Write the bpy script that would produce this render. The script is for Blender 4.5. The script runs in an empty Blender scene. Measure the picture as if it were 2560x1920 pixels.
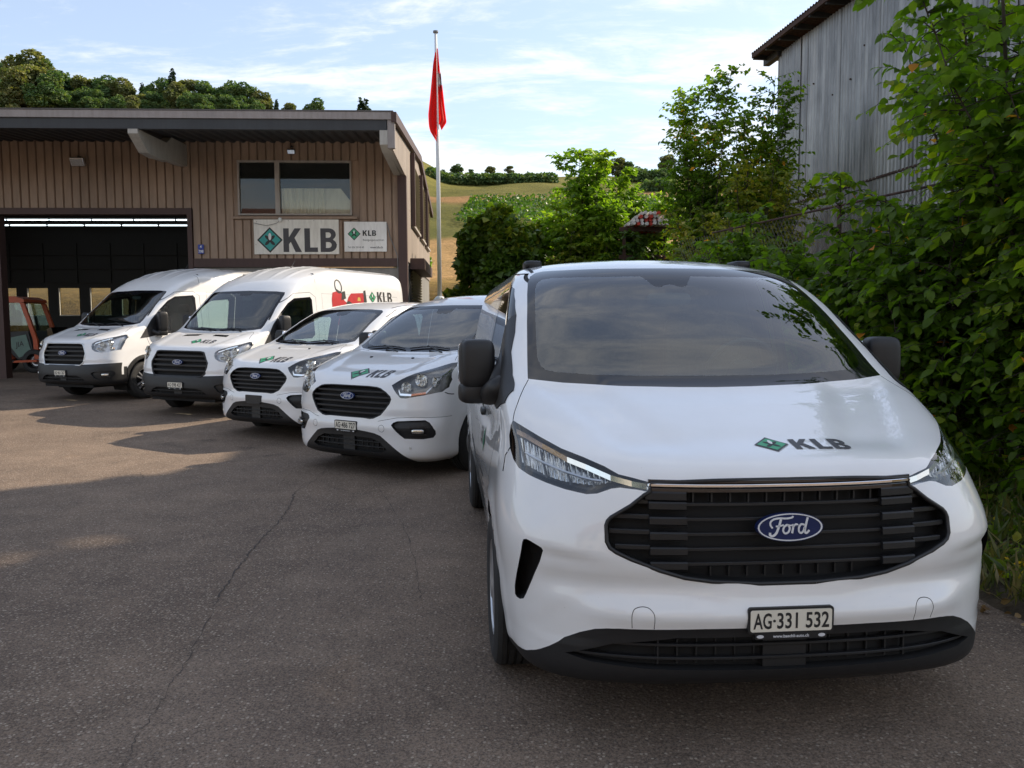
import bpy, bmesh, math, random
import numpy as np
from mathutils import Vector, Matrix, noise as mnoise
from mathutils.bvhtree import BVHTree
from mathutils.geometry import tessellate_polygon
R = math.radians
random.seed(7); rng = np.random.default_rng(7)
sc = bpy.context.scene
col = sc.collection
# ------------------------------------------------------------------ camera
cam = bpy.data.cameras.new('camera'); cob = bpy.data.objects.new('camera', cam); col.objects.link(cob)
cam.sensor_fit = 'HORIZONTAL'; cam.sensor_width = 36.0; cam.lens = 36 * 2008.2 / 2560
cam.clip_start = 0.05; cam.clip_end = 3000
EYE = 1.562
cob.location = (0, 0, EYE)
cob.matrix_world = Matrix.Translation((0, 0, EYE)) @ Matrix.Rotation(R(90 - 4.43), 4, 'X') @ Matrix.Rotation(R(-0.264), 4, 'Z')
sc.camera = cob
# ------------------------------------------------------------------ sky and sun
SUN_EL, SUN_AZ = R(34.5), R(56)           # azimuth clockwise from +Y
SUN_DIR = Vector((math.cos(SUN_EL) * math.sin(SUN_AZ), math.cos(SUN_EL) * math.cos(SUN_AZ), math.sin(SUN_EL)))
w = bpy.data.worlds.new('World'); sc.world = w; w.use_nodes = True
nt = w.node_tree; nt.nodes.clear()
def nd(t, typ, **kw):
    n = t.nodes.new(typ)
    for k, v in kw.items():
        if k in ('op',): n.operation = v
        elif hasattr(n, k): setattr(n, k, v)
        else: n.inputs[k].default_value = v
    return n
out = nd(nt, 'ShaderNodeOutputWorld'); bg = nd(nt, 'ShaderNodeBackground', Strength=0.14)
sky = nd(nt, 'ShaderNodeTexSky'); sky.sky_type = 'NISHITA'; sky.sun_disc = False
sky.sun_elevation = SUN_EL; sky.sun_rotation = SUN_AZ; sky.altitude = 400; sky.air_density = 1.0; sky.dust_density = 0.7; sky.ozone_density = 1.6
tc = nd(nt, 'ShaderNodeTexCoord'); sep = nd(nt, 'ShaderNodeSeparateXYZ')
nt.links.new(tc.outputs['Generated'], sep.inputs[0])
def M(t, op, a, b=None, c=None, clamp=False):
    n = t.nodes.new('ShaderNodeMath'); n.operation = op; n.use_clamp = clamp
    for i, v in enumerate((a, b, c)):
        if v is None: continue
        if isinstance(v, (int, float)): n.inputs[i].default_value = v
        else: t.links.new(v, n.inputs[i])
    return n.outputs[0]
zc = M(nt, 'MAXIMUM', sep.outputs[2], 0.0); zd = M(nt, 'ADD', zc, 0.10)
cx_ = M(nt, 'DIVIDE', sep.outputs[0], zd); cy_ = M(nt, 'DIVIDE', sep.outputs[1], zd)
cmb = nd(nt, 'ShaderNodeCombineXYZ'); nt.links.new(cx_, cmb.inputs[0]); nt.links.new(cy_, cmb.inputs[1])
mp = nd(nt, 'ShaderNodeMapping'); mp.inputs['Rotation'].default_value = (0, 0, R(14)); mp.inputs['Scale'].default_value = (0.95, 1.9, 1); mp.inputs['Location'].default_value = (3.1, 1.7, 0)
nt.links.new(cmb.outputs[0], mp.inputs[0])
n1 = nd(nt, 'ShaderNodeTexNoise', Scale=2.0, Detail=9.0, Roughness=0.62, Distortion=0.5); nt.links.new(mp.outputs[0], n1.inputs['Vector'])
n2 = nd(nt, 'ShaderNodeTexNoise', Scale=7.0, Detail=6.0, Roughness=0.7, Distortion=0.3); nt.links.new(mp.outputs[0], n2.inputs['Vector'])
n3 = nd(nt, 'ShaderNodeTexNoise', Scale=0.35, Detail=2.0, Roughness=0.5); nt.links.new(mp.outputs[0], n3.inputs['Vector'])
s_ = M(nt, 'ADD', M(nt, 'MULTIPLY', n1.outputs[0], 0.72), M(nt, 'MULTIPLY', n2.outputs[0], 0.28))
s_ = M(nt, 'ADD', s_, M(nt, 'MULTIPLY', M(nt, 'SUBTRACT', n3.outputs[0], 0.5), 0.75))
hz = M(nt, 'SUBTRACT', 0.42, zc); hz = M(nt, 'MAXIMUM', M(nt, 'MULTIPLY', hz, 0.34), -0.02)
s_ = M(nt, 'ADD', s_, hz)
mr = nd(nt, 'ShaderNodeMapRange'); mr.interpolation_type = 'SMOOTHSTEP'; mr.inputs['From Min'].default_value = 0.45; mr.inputs['From Max'].default_value = 0.70
nt.links.new(s_, mr.inputs['Value'])
cf = M(nt, 'ADD', M(nt, 'MULTIPLY', mr.outputs[0], 0.72), 0.16)
mixc = nd(nt, 'ShaderNodeMix', data_type='RGBA'); nt.links.new(cf, mixc.inputs[0]); lum = nd(nt, 'ShaderNodeRGBToBW'); nt.links.new(sky.outputs[0], lum.inputs[0])
kk_ = M(nt, 'DIVIDE', 1.0, M(nt, 'ADD', 1.0, M(nt, 'MULTIPLY', lum.outputs[0], 0.085)))      # compresses the sky brightness so the glare evens out
vm = nt.nodes.new('ShaderNodeVectorMath'); vm.operation = 'SCALE'; hsv = nt.nodes.new('ShaderNodeHueSaturation'); hsv.inputs['Saturation'].default_value = 0.88; nt.links.new(sky.outputs[0], hsv.inputs['Color']); nt.links.new(hsv.outputs[0], vm.inputs[0]); nt.links.new(kk_, vm.inputs['Scale'])
nt.links.new(vm.outputs[0], mixc.inputs[6]); mixc.inputs[7].default_value = (4.3, 4.35, 4.45, 1)
nt.links.new(mixc.outputs[2], bg.inputs['Color']); nt.links.new(bg.outputs[0], out.inputs[0])
sl = bpy.data.lights.new('sun', 'SUN'); sl.energy = 3.6; sl.angle = R(0.53); sl.color = (1.0, 0.86, 0.68)
so = bpy.data.objects.new('sun', sl); col.objects.link(so); so.location = (40, 27, 33)
so.rotation_euler = SUN_DIR.to_track_quat('Z', 'Y').to_euler()
sc.view_settings.view_transform = 'Standard'; sc.view_settings.look = 'None'; sc.view_settings.exposure = 1.0; sc.view_settings.gamma = 1; sc.view_settings.use_curve_mapping = False
sc.cycles.max_bounces = 8; sc.cycles.diffuse_bounces = 4; sc.cycles.glossy_bounces = 4; sc.cycles.transparent_max_bounces = 24; sc.cycles.transmission_bounces = 4

# ------------------------------------------------------------------ materials
MAT = {}
def new_mat(name):
    m = bpy.data.materials.new(name); m.use_nodes = True; t = m.node_tree; t.nodes.clear()
    o = t.nodes.new('ShaderNodeOutputMaterial'); MAT[name] = m
    return m, t, o
def link(t, a, b): t.links.new(a, b)
def pbsdf(t, color=(.5, .5, .5), rough=.5, metal=0, coat=0, spec=.5, coat_r=.03):
    b = t.nodes.new('ShaderNodeBsdfPrincipled')
    b.inputs['Base Color'].default_value = (*color, 1); b.inputs['Roughness'].default_value = rough; b.inputs['Metallic'].default_value = metal
    b.inputs['Coat Weight'].default_value = coat; b.inputs['Coat Roughness'].default_value = coat_r; b.inputs['Specular IOR Level'].default_value = spec
    return b
def noise(t, scale, detail=4, rough=.55, vec=None, dist=0, out=0):
    n = t.nodes.new('ShaderNodeTexNoise'); n.inputs['Scale'].default_value = scale; n.inputs['Detail'].default_value = detail
    n.inputs['Roughness'].default_value = rough; n.inputs['Distortion'].default_value = dist
    if vec is not None: link(t, vec, n.inputs['Vector'])
    return n.outputs[out]
def objvec(t, scale=None):
    c = t.nodes.new('ShaderNodeTexCoord')
    if scale is None: return c.outputs['Object']
    m = t.nodes.new('ShaderNodeMapping'); m.inputs['Scale'].default_value = scale; link(t, c.outputs['Object'], m.inputs[0]); return m.outputs[0]
def geovec(t, scale=(1, 1, 1)):
    g = t.nodes.new('ShaderNodeNewGeometry'); m = t.nodes.new('ShaderNodeMapping'); m.inputs['Scale'].default_value = scale; link(t, g.outputs['Position'], m.inputs[0]); return m.outputs[0]
def ramp(t, fac, stops):
    r = t.nodes.new('ShaderNodeValToRGB'); link(t, fac, r.inputs[0]); el = r.color_ramp.elements
    while len(el) < len(stops): el.new(0.5)
    for e, (p, c) in zip(el, stops):
        e.position = p; e.color = (*c, 1) if len(c) == 3 else c
    return r.outputs[0]
def mixc_(t, fac, a, b, mode='MIX'):
    m = t.nodes.new('ShaderNodeMix'); m.data_type = 'RGBA'; m.blend_type = mode
    for i, v in ((0, fac), (6, a), (7, b)):
        if isinstance(v, (int, float)): m.inputs[i].default_value = v
        elif isinstance(v, tuple): m.inputs[i].default_value = (*v, 1) if len(v) == 3 else v
        else: link(t, v, m.inputs[i])
    return m.outputs[2]
def bump(t, h, strength=.3, dist=.01):
    b = t.nodes.new('ShaderNodeBump'); b.inputs['Strength'].default_value = strength; b.inputs['Distance'].default_value = dist; link(t, h, b.inputs['Height']); return b.outputs[0]
def simple(name, color, rough=.5, metal=0, coat=0, vary=0.12, vs=8, spec=.5, bmp=0, bs=60):
    m, t, o = new_mat(name); b = pbsdf(t, color, rough, metal, coat, spec)
    v = objvec(t)
    f = noise(t, vs, 5, .6, v)
    lo = tuple(c * (1 - vary) for c in color); hi = tuple(min(1, c * (1 + vary)) for c in color)
    link(t, ramp(t, f, [(.3, lo), (.7, hi)]), b.inputs['Base Color'])
    if bmp: link(t, bump(t, noise(t, bs, 3, .6, v), bmp, .003), b.inputs['Normal'])
    link(t, b.outputs[0], o.inputs[0]); return m
# vehicle paint: white clear-coated outside, matt grey trim inside the shell
m, t, o = new_mat('white_paint')
b = pbsdf(t, (.80, .80, .79), .35, 0, 1.0, .5, .015)
v = objvec(t); dirt = noise(t, 2.2, 6, .65, v); sp = noise(t, 160, 2, .5, v)
basec = ramp(t, dirt, [(.35, (.80, .80, .80)), (.75, (.745, .74, .725))])
spk = ramp(t, sp, [(.0, (1, 1, 1)), (.765, (1, 1, 1)), (.80, (.55, .5, .45))])
link(t, mixc_(t, 1.0, basec, spk, 'MULTIPLY'), b.inputs['Base Color'])
tr_ = pbsdf(t, (.22, .23, .22), .8)
g = t.nodes.new('ShaderNodeNewGeometry'); mx = t.nodes.new('ShaderNodeMixShader')
link(t, g.outputs['Backfacing'], mx.inputs[0]); link(t, b.outputs[0], mx.inputs[1]); link(t, tr_.outputs[0], mx.inputs[2]); link(t, mx.outputs[0], o.inputs[0])
def glass(name, tint, refl=1.7, base=.05, rough=0.0):
    m, t, o = new_mat(name)
    lw = t.nodes.new('ShaderNodeLayerWeight'); lw.inputs[0].default_value = .5
    # schlick: facing output = 1-cos
    f = M(t, 'POWER', lw.outputs['Facing'], 5.0); f = M(t, 'MULTIPLY', f, 1 - base); f = M(t, 'ADD', f, base); f = M(t, 'MULTIPLY', f, refl, None, True)
    tr = t.nodes.new('ShaderNodeBsdfTransparent'); tr.inputs[0].default_value = (*tint, 1)
    gl = t.nodes.new('ShaderNodeBsdfGlossy'); gl.inputs['Roughness'].default_value = rough; gl.inputs[0].default_value = (1, 1, 1, 1)
    mx = t.nodes.new('ShaderNodeMixShader'); link(t, f, mx.inputs[0]); link(t, tr.outputs[0], mx.inputs[1]); link(t, gl.outputs[0], mx.inputs[2]); link(t, mx.outputs[0], o.inputs[0])
    return m
glass('windshield_glass', (.50, .62, .60), 1.8, .06)
glass('side_glass', (.55, .66, .63), 1.7, .05)
glass('clear_lens', (.93, .94, .95), 1.5, .05)
glass('window_glass', (.85, .87, .85), .55, .06)
glass('clear_pane', (.9, .9, .86), .3, .05)
simple('black_plastic', (.011, .011, .012), .48, vary=.15, vs=20, bmp=.15, bs=900)
simple('dark_recess', (.003, .003, .0035), .8)
simple('gloss_black', (.012, .012, .014), .06, coat=1)
simple('frit_black', (.008, .008, .010), .05, coat=0, spec=.6)
simple('gap_black', (.012, .012, .012), .8)
simple('chrome', (.85, .86, .88), .08, 1, vary=.03)
simple('satin_metal', (.62, .62, .62), .35, 1)
simple('reflector', (.75, .74, .70), .16, 1, vary=.2, vs=30)
simple('lamp_bezel', (.07, .07, .07), .25, .5)
simple('lamp_warm', (.17, .16, .145), .22, .6, vary=.4, vs=18)
simple('rubber', (.018, .018, .018), .75, vary=.25, bmp=.3, bs=300)
simple('rim_silver', (.50, .51, .53), .32, .8)
simple('seat_fabric', (.045, .046, .05), .85, vary=.2, vs=60)
simple('dash_plastic', (.055, .058, .06), .6)
simple('light_trim', (.36, .38, .35), .7)
simple('amber', (.7, .22, .02), .3)
simple('badge_blue', (.010, .018, .075), .35, spec=.2)
simple('badge_blue_bright', (.012, .03, .13), .4, spec=.2)
simple('badge_white', (.62, .63, .65), .4)
simple('plate_white', (.70, .66, .56), .4, vary=.05)
simple('ink_black', (.015, .015, .016), .5)
simple('logo_grey', (.045, .043, .048), .45)
simple('logo_green', (.04, .33, .16), .45)
simple('logo_teal', (.03, .32, .29), .5)
simple('logo_white', (.75, .76, .74), .5)
simple('print_red', (.45, .025, .03), .4)
simple('print_yellow', (.55, .38, .08), .4)
simple('antenna_black', (.02, .02, .02), .4)

# ------------------------------------------------------------------ mesh helpers
def tag(o, label=None, cat=None, group=None, kind=None):
    if label: o['label'] = label
    if cat: o['category'] = cat
    if group: o['group'] = group
    if kind: o['kind'] = kind
    return o
def empty(name, loc=(0, 0, 0), rz=0.0, parent=None):
    o = bpy.data.objects.new(name, None); col.objects.link(o); o.location = loc; o.rotation_euler = (0, 0, rz); o.empty_display_size = .2
    if parent: o.parent = parent
    return o
def mesh_obj(name, verts, faces, mat, parent=None, smooth=False, loc=None, normals=None, rot=None):
    me = bpy.data.meshes.new(name); me.from_pydata([tuple(map(float, v)) for v in verts], [], [tuple(map(int, f)) for f in faces])
    return link_mesh(name, me, mat, parent, smooth, loc, normals, rot)
def link_mesh(name, me, mat, parent=None, smooth=False, loc=None, normals=None, rot=None):
    if mat is not None and not me.materials:
        for mm in (mat if isinstance(mat, (list, tuple)) else [mat]): me.materials.append(MAT[mm] if isinstance(mm, str) else mm)
    if smooth:
        me.shade_smooth()
    if normals is not None:
        me.shade_smooth(); me.normals_split_custom_set_from_vertices([tuple(n) for n in normals])
    o = bpy.data.objects.new(name, me); col.objects.link(o)
    if parent: o.parent = parent
    if loc is not None: o.location = loc
    if rot is not None: o.rotation_euler = rot
    return o
def copy_tree(o, parent=None):
    c = o.copy(); col.objects.link(c)
    if parent: c.parent = parent
    for ch in [x for x in col.objects if x.parent == o]: copy_tree(ch, c)
    return c
class MB:
    def __init__(s): s.v = []; s.f = []
    def add(s, vs, fs, mat=None):
        n = len(s.v)
        s.v += [tuple(mat @ Vector(p)) if mat is not None else tuple(p) for p in vs]; s.f += [tuple(i + n for i in f) for f in fs]; return s
    def box(s, c, d, mat=None, bev=0.0):
        x, y, z = c; a, b_, h = d[0] / 2, d[1] / 2, d[2] / 2
        if bev <= 0:
            vs = [(x + i * a, y + j * b_, z + k * h) for k in (-1, 1) for j in (-1, 1) for i in (-1, 1)]
            return s.add(vs, [(0, 2, 3, 1), (4, 5, 7, 6), (0, 1, 5, 4), (2, 6, 7, 3), (0, 4, 6, 2), (1, 3, 7, 5)], mat)
        bm = bmesh.new(); bmesh.ops.create_cube(bm, size=1)
        for q in bm.verts: q.co = Vector((x + q.co.x * d[0], y + q.co.y * d[1], z + q.co.z * d[2]))
        bmesh.ops.bevel(bm, geom=bm.edges[:], offset=bev, segments=2, affect='EDGES', profile=.5)
        bm.verts.index_update(); s.add([q.co[:] for q in bm.verts], [[q.index for q in f.verts] for f in bm.faces], mat); bm.free(); return s
    def tube(s, pts, r, n=8, cap=True, mat=None):
        pts = [Vector(p) for p in pts]; rs = r if isinstance(r, (list, tuple)) else [r] * len(pts); vs = []; fs = []
        up = Vector((0, 0, 1)); prev = None
        for i, p in enumerate(pts):
            d = (pts[min(i + 1, len(pts) - 1)] - pts[max(i - 1, 0)]).normalized()
            a = (prev - d * prev.dot(d)) if prev is not None else (Vector((1, 0, 0)) if abs(d.z) > .9 else up).cross(d)
            if a.length < 1e-5: a = d.orthogonal()
            a.normalize(); prev = a; b_ = d.cross(a)
            for k in range(n):
                th = 2 * math.pi * k / n; vs.append(p + (a * math.cos(th) + b_ * math.sin(th)) * rs[i])
        for i in range(len(pts) - 1):
            for k in range(n): fs.append((i * n + k, i * n + (k + 1) % n, (i + 1) * n + (k + 1) % n, (i + 1) * n + k))
        if cap: fs += [tuple(reversed(range(n))), tuple(range((len(pts) - 1) * n, len(pts) * n))]
        return s.add(vs, fs, mat)
    def lathe(s, prof, n=32, mat=None):       # profile (radius, x) about the X axis
        vs = []; fs = []
        for r_, x in prof:
            for k in range(n): th = 2 * math.pi * k / n; vs.append((x, r_ * math.cos(th), r_ * math.sin(th)))
        for i in range(len(prof) - 1):
            for k in range(n): fs.append((i * n + k, i * n + (k + 1) % n, (i + 1) * n + (k + 1) % n, (i + 1) * n + k))
        return s.add(vs, fs, mat)
    def prism(s, poly, d0, d1, mat=None, holes=()):   # 2D polygon in xy, extruded z d0..d1
        loops = [list(poly)] + [list(h) for h in holes]; flat = [p for l in loops for p in l]
        tris = tessellate_polygon([[Vector((p[0], p[1], 0)) for p in l] for l in loops]); n = len(flat)
        vs = [(p[0], p[1], d0) for p in flat] + [(p[0], p[1], d1) for p in flat]; fs = []
        for t3 in tris:
            a, b_, c = t3
            ar = (flat[b_][0] - flat[a][0]) * (flat[c][1] - flat[a][1]) - (flat[b_][1] - flat[a][1]) * (flat[c][0] - flat[a][0])
            if ar < 0: a, b_ = b_, a
            fs.append((a + n, b_ + n, c + n)); fs.append((c, b_, a))
        base = 0
        for l in loops:
            m_ = len(l); sg = sum(l[i][0] * l[(i + 1) % m_][1] - l[(i + 1) % m_][0] * l[i][1] for i in range(m_))
            first = l is loops[0]
            for i in range(m_):
                a, b_ = base + i, base + (i + 1) % m_
                if (sg > 0) != first: a, b_ = b_, a
                fs.append((a, b_, b_ + n, a + n))
            base += m_
        return s.add(vs, fs, mat)
    def sell(s, c, rad, e=.4, n=16, mat=None):     # super-ellipsoid
        vs = []; fs = []
        def sp(x): return math.copysign(abs(x) ** e, x)
        for i in range(n + 1):
            ph = -math.pi / 2 + math.pi * i / n
            for k in range(2 * n):
                th = math.pi * k / n
                vs.append((c[0] + rad[0] * sp(math.cos(ph)) * sp(math.cos(th)), c[1] + rad[1] * sp(math.cos(ph)) * sp(math.sin(th)), c[2] + rad[2] * sp(math.sin(ph))))
        for i in range(n):
            for k in range(2 * n): fs.append((i * 2 * n + k, i * 2 * n + (k + 1) % (2 * n), (i + 1) * 2 * n + (k + 1) % (2 * n), (i + 1) * 2 * n + k))
        return s.add(vs, fs, mat)
    def build(s, name, mat, parent=None, smooth=False, loc=None, rot=None):
        o = mesh_obj(name, s.v, s.f, mat, parent, smooth, loc, None, rot)
        return o
def auto_smooth(o, ang=35):
    me = o.data; me.shade_smooth()
    bm = bmesh.new(); bm.from_mesh(me); a = R(ang)
    for e in bm.edges:
        if len(e.link_faces) == 2 and e.calc_face_angle(0) > a: e.smooth = False
    bm.to_mesh(me); bm.free(); return o
def ellipse(cx, cy, a, b_, n=28, rot=0):
    c, s_ = math.cos(rot), math.sin(rot); out = []
    for k in range(n):
        t_ = 2 * math.pi * k / n; x, y = a * math.cos(t_), b_ * math.sin(t_); out.append((cx + x * c - y * s_, cy + x * s_ + y * c))
    return out
def rrect(cx, cy, w_, h_, r_, n=5):
    out = []
    for (sx, sy, a0) in ((1, 1, 0), (-1, 1, 90), (-1, -1, 180), (1, -1, 270)):
        for k in range(n + 1):
            a = R(a0 + 90 * k / n); out.append((cx + sx * (w_ / 2 - r_) + r_ * math.cos(a), cy + sy * (h_ / 2 - r_) + r_ * math.sin(a)))
    return out
def ribbon(pts, wd):           # closed polygon around an open polyline
    P = [Vector(p) for p in pts]; L = []; Rr = []
    for i, p in enumerate(P):
        d = (P[min(i + 1, len(P) - 1)] - P[max(i - 1, 0)]).normalized(); n_ = Vector((-d.y, d.x)); w2 = (wd[i] if isinstance(wd, (list, tuple)) else wd) / 2
        L.append(p + n_ * w2); Rr.append(p - n_ * w2)
    return [tuple(p) for p in L + Rr[::-1]]
def smooth_line(pts, n=6):
    out = []; P = [Vector(p) for p in pts]; m_ = len(P)
    for i in range(m_ - 1):
        p0, p1, p2, p3 = P[max(i - 1, 0)], P[i], P[i + 1], P[min(i + 2, m_ - 1)]
        for k in range(n):
            t_ = k / n; out.append(tuple(.5 * ((2 * p1) + (p2 - p0) * t_ + (2 * p0 - 5 * p1 + 4 * p2 - p3) * t_ * t_ + (3 * p1 - p0 - 3 * p2 + p3) * t_ ** 3)))
    out.append(tuple(P[-1])); return out
# letters as heavy sans outlines, unit height; returns list of (outer, holes)
def arc(cx, cy, rx, ry, a0, a1, n=8): return [(cx + rx * math.cos(R(a0 + (a1 - a0) * k / n)), cy + ry * math.sin(R(a0 + (a1 - a0) * k / n))) for k in range(n + 1)]
GL = {'K': ([(0, 0), (.22, 0), (.22, .33), (.29, .43), (.47, 0), (.72, 0), (.44, .60), (.70, 1), (.45, 1), (.22, .62), (.22, 1), (0, 1)], []),
      'L': ([(0, 0), (.52, 0), (.52, .19), (.22, .19), (.22, 1), (0, 1)], []),
      'B': ([(0, 0), (.34, 0)] + arc(.34, .28, .30, .28, -90, 60, 8) + arc(.34, .745, .27, .255, -50, 90, 8) + [(0, 1)],
            [[(.21, .17)] + arc(.32, .295, .12, .125, -90, 90, 6) + [(.21, .42)], [(.21, .60)] + arc(.32, .715, .10, .115, -90, 90, 6) + [(.21, .83)]])}
def klb_polys(x0, y0, h, sx=1.0, gap=.10):
    out = []; x = x0
    for ch in 'KLB':
        o_, hs = GL[ch]; out.append(([(x + p[0] * h * sx, y0 + p[1] * h) for p in o_], [[(x + p[0] * h * sx, y0 + p[1] * h) for p in q] for q in hs])); x += (max(p[0] for p in o_) + gap) * h * sx
    return out, x
def logo_polys(cx, cy, r_):      # (material, outer, holes)
    out = [('ink_black', [(cx + r_, cy), (cx, cy + r_), (cx - r_, cy), (cx, cy - r_)], [])]
    q = r_ * .84; out.append(('GREEN', [(cx + q, cy), (cx, cy + q), (cx - q, cy), (cx, cy - q)], []))
    for a in (45, 135, 225, 315):
        out.append(('BLADE', ellipse(cx + math.cos(R(a)) * r_ * .26, cy + math.sin(R(a)) * r_ * .26 - r_ * .02, r_ * .27, r_ * .12, 14, R(a)), []))
    out.append(('logo_white', ellipse(cx, cy + r_ * .26, r_ * .115, r_ * .28, 16), []))
    return out
_tc = {}
def text_geo(s, size=1.0, bold=0.0, sx=1.0, align='CENTER'):
    k = (s, size, bold, sx, align)
    if k in _tc: return _tc[k]
    cu = bpy.data.curves.new('t', 'FONT'); cu.body = s; cu.size = size; cu.offset = bold; cu.align_x = align; cu.align_y = 'CENTER'; cu.resolution_u = 3; cu.fill_mode = 'FRONT'
    ob = bpy.data.objects.new('t', cu); col.objects.link(ob); bpy.context.view_layer.update()
    me = bpy.data.meshes.new_from_object(ob.evaluated_get(bpy.context.evaluated_depsgraph_get()))
    vs = [(q.co.x * sx, q.co.y, 0) for q in me.vertices]; fs = [tuple(p.vertices) for p in me.polygons]
    bpy.data.objects.remove(ob); bpy.data.curves.remove(cu); bpy.data.meshes.remove(me)
    _tc[k] = (vs, fs); return _tc[k]
# frame matrices: maps 2D print space (x right, y up, z out) onto a facing plane
def frame(o_, right, up):
    r_ = Vector(right).normalized(); u = Vector(up).normalized(); n_ = r_.cross(u)
    return Matrix(((r_.x, u.x, n_.x, o_[0]), (r_.y, u.y, n_.y, o_[1]), (r_.z, u.z, n_.z, o_[2]), (0, 0, 0, 1)))
# ------------------------------------------------------------------ setting materials
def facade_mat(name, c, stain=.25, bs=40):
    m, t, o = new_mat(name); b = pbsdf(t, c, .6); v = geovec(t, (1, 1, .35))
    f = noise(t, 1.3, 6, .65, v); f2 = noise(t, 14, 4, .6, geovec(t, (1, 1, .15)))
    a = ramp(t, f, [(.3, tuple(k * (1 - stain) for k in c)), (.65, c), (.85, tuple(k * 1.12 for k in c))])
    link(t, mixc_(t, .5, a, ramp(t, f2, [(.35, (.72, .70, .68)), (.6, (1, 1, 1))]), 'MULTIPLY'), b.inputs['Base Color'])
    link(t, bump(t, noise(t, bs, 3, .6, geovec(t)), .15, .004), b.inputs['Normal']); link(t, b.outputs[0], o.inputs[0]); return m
facade_mat('cladding_brown', (.37, .26, .185), .35); facade_mat('cladding_side', (.40, .335, .28)); facade_mat('brown_paint', (.070, .036, .030), .15)
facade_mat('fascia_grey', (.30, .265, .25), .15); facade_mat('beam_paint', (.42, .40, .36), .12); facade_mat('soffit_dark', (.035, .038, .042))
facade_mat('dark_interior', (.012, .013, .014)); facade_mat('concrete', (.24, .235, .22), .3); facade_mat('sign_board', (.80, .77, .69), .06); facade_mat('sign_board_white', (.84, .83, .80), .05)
facade_mat('window_frame', (.40, .36, .32), .1); facade_mat('curtain', (.85, .80, .66), .1); facade_mat('blind_slat', (.36, .30, .17), .15); facade_mat('roof_sheet', (.10, .09, .085), .3)
simple('crack_dark', (.05, .04, .034), .9)
simple('render_cream', (.66, .60, .48), .8, bmp=.1)
simple('roof_tile', (.20, .075, .045), .7, vary=.3)
simple('shutter_green', (.04, .09, .06), .5)
simple('number_blue', (.01, .04, .30), .4); simple('lamp_grey', (.16, .16, .16), .45); simple('rust', (.055, .028, .020), .85, vary=.5, vs=14, bmp=.4); simple('orange_paint', (.42, .065, .012), .5, coat=.2)
simple('pole_white', (.62, .63, .63), .35, vary=.06); m, t, o = new_mat('flag_red'); b = pbsdf(t, (.70, .015, .015), .7); tl = t.nodes.new('ShaderNodeBsdfTranslucent'); tl.inputs[0].default_value = (.85, .02, .015, 1); mx = t.nodes.new('ShaderNodeMixShader'); mx.inputs[0].default_value = .55; link(t, b.outputs[0], mx.inputs[1]); link(t, tl.outputs[0], mx.inputs[2]); link(t, mx.outputs[0], o.inputs[0]); simple('tractor_glass', (.03, .05, .04), .1); simple('door_sign', (.10, .17, .14), .4)
simple('tube_red', (.5, .05, .03), .5); simple('tube_white', (.65, .62, .58), .5); simple('wire', (.13, .12, .11), .5, .5); simple('post_conc', (.26, .25, .23), .8, vary=.3)
m, t, o = new_mat('lamp_glow'); em = t.nodes.new('ShaderNodeEmission'); em.inputs[0].default_value = (.80, .93, 1, 1); em.inputs[1].default_value = 1.6; link(t, em.outputs[0], o.inputs[0])
# corrugated galvanised sheet
m, t, o = new_mat('galvanised'); b = pbsdf(t, (.36, .37, .38), .38, .75)
v = geovec(t, (1, 1, .12)); f = noise(t, 2.2, 6, .7, v); f3 = noise(t, .5, 4, .6, geovec(t))
a = ramp(t, f, [(.3, (.13, .13, .128)), (.48, (.27, .27, .265)), (.55, (.34, .34, .33)), (.75, (.52, .51, .49))])
a = mixc_(t, 1, a, ramp(t, f3, [(.3, (.72, .72, .73)), (.6, (1, 1, 1))]), 'MULTIPLY')
gz = t.nodes.new('ShaderNodeSeparateXYZ'); gg = t.nodes.new('ShaderNodeNewGeometry'); link(t, gg.outputs['Position'], gz.inputs[0])
link(t, a, b.inputs['Base Color']); link(t, ramp(t, f, [(.3, (.35, .35, .35)), (.7, (.55, .55, .55))]), b.inputs['Roughness']); link(t, b.outputs[0], o.inputs[0])
# asphalt
m, t, o = new_mat('asphalt'); b = pbsdf(t, (.1, .1, .1), .85, spec=.35)
gv = geovec(t)
vo = t.nodes.new('ShaderNodeTexVoronoi'); vo.inputs['Scale'].default_value = 58; link(t, gv, vo.inputs['Vector'])
vo2 = t.nodes.new('ShaderNodeTexVoronoi'); vo2.inputs['Scale'].default_value = 140; link(t, gv, vo2.inputs['Vector'])
big = noise(t, .35, 5, .6, gv); mid = noise(t, 2.4, 5, .65, gv); fine = noise(t, 120, 3, .7, gv)
base_ = ramp(t, big, [(.3, (.140, .101, .075)), (.5, (.188, .138, .101)), (.72, (.255, .188, .136))])
base_ = mixc_(t, .55, base_, ramp(t, mid, [(.3, (.55, .54, .54)), (.7, (1.25, 1.25, 1.25))]), 'MULTIPLY')
stain = noise(t, .9, 3, .5, geovec(t, (1, 1, 1)), 1.2); base_ = mixc_(t, .8, base_, ramp(t, stain, [(.27, (.55, .55, .57)), (.36, (1, 1, 1)), (.66, (1, 1, 1)), (.74, (1.16, 1.12, 1.06))]), 'MULTIPLY')
sxy = t.nodes.new('ShaderNodeSeparateXYZ'); link(t, gv, sxy.inputs[0])
seam = M(t, 'ADD', M(t, 'ADD', sxy.outputs[0], M(t, 'MULTIPLY', sxy.outputs[1], -.14)), M(t, 'MULTIPLY', M(t, 'SUBTRACT', mid, .5), .35))        # older, coarser surfacing on the left
old = M(t, 'LESS_THAN', seam, -2.05); base_ = mixc_(t, M(t, 'MULTIPLY', old, .8), base_, (.86, .84, .82), 'MULTIPLY')
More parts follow.
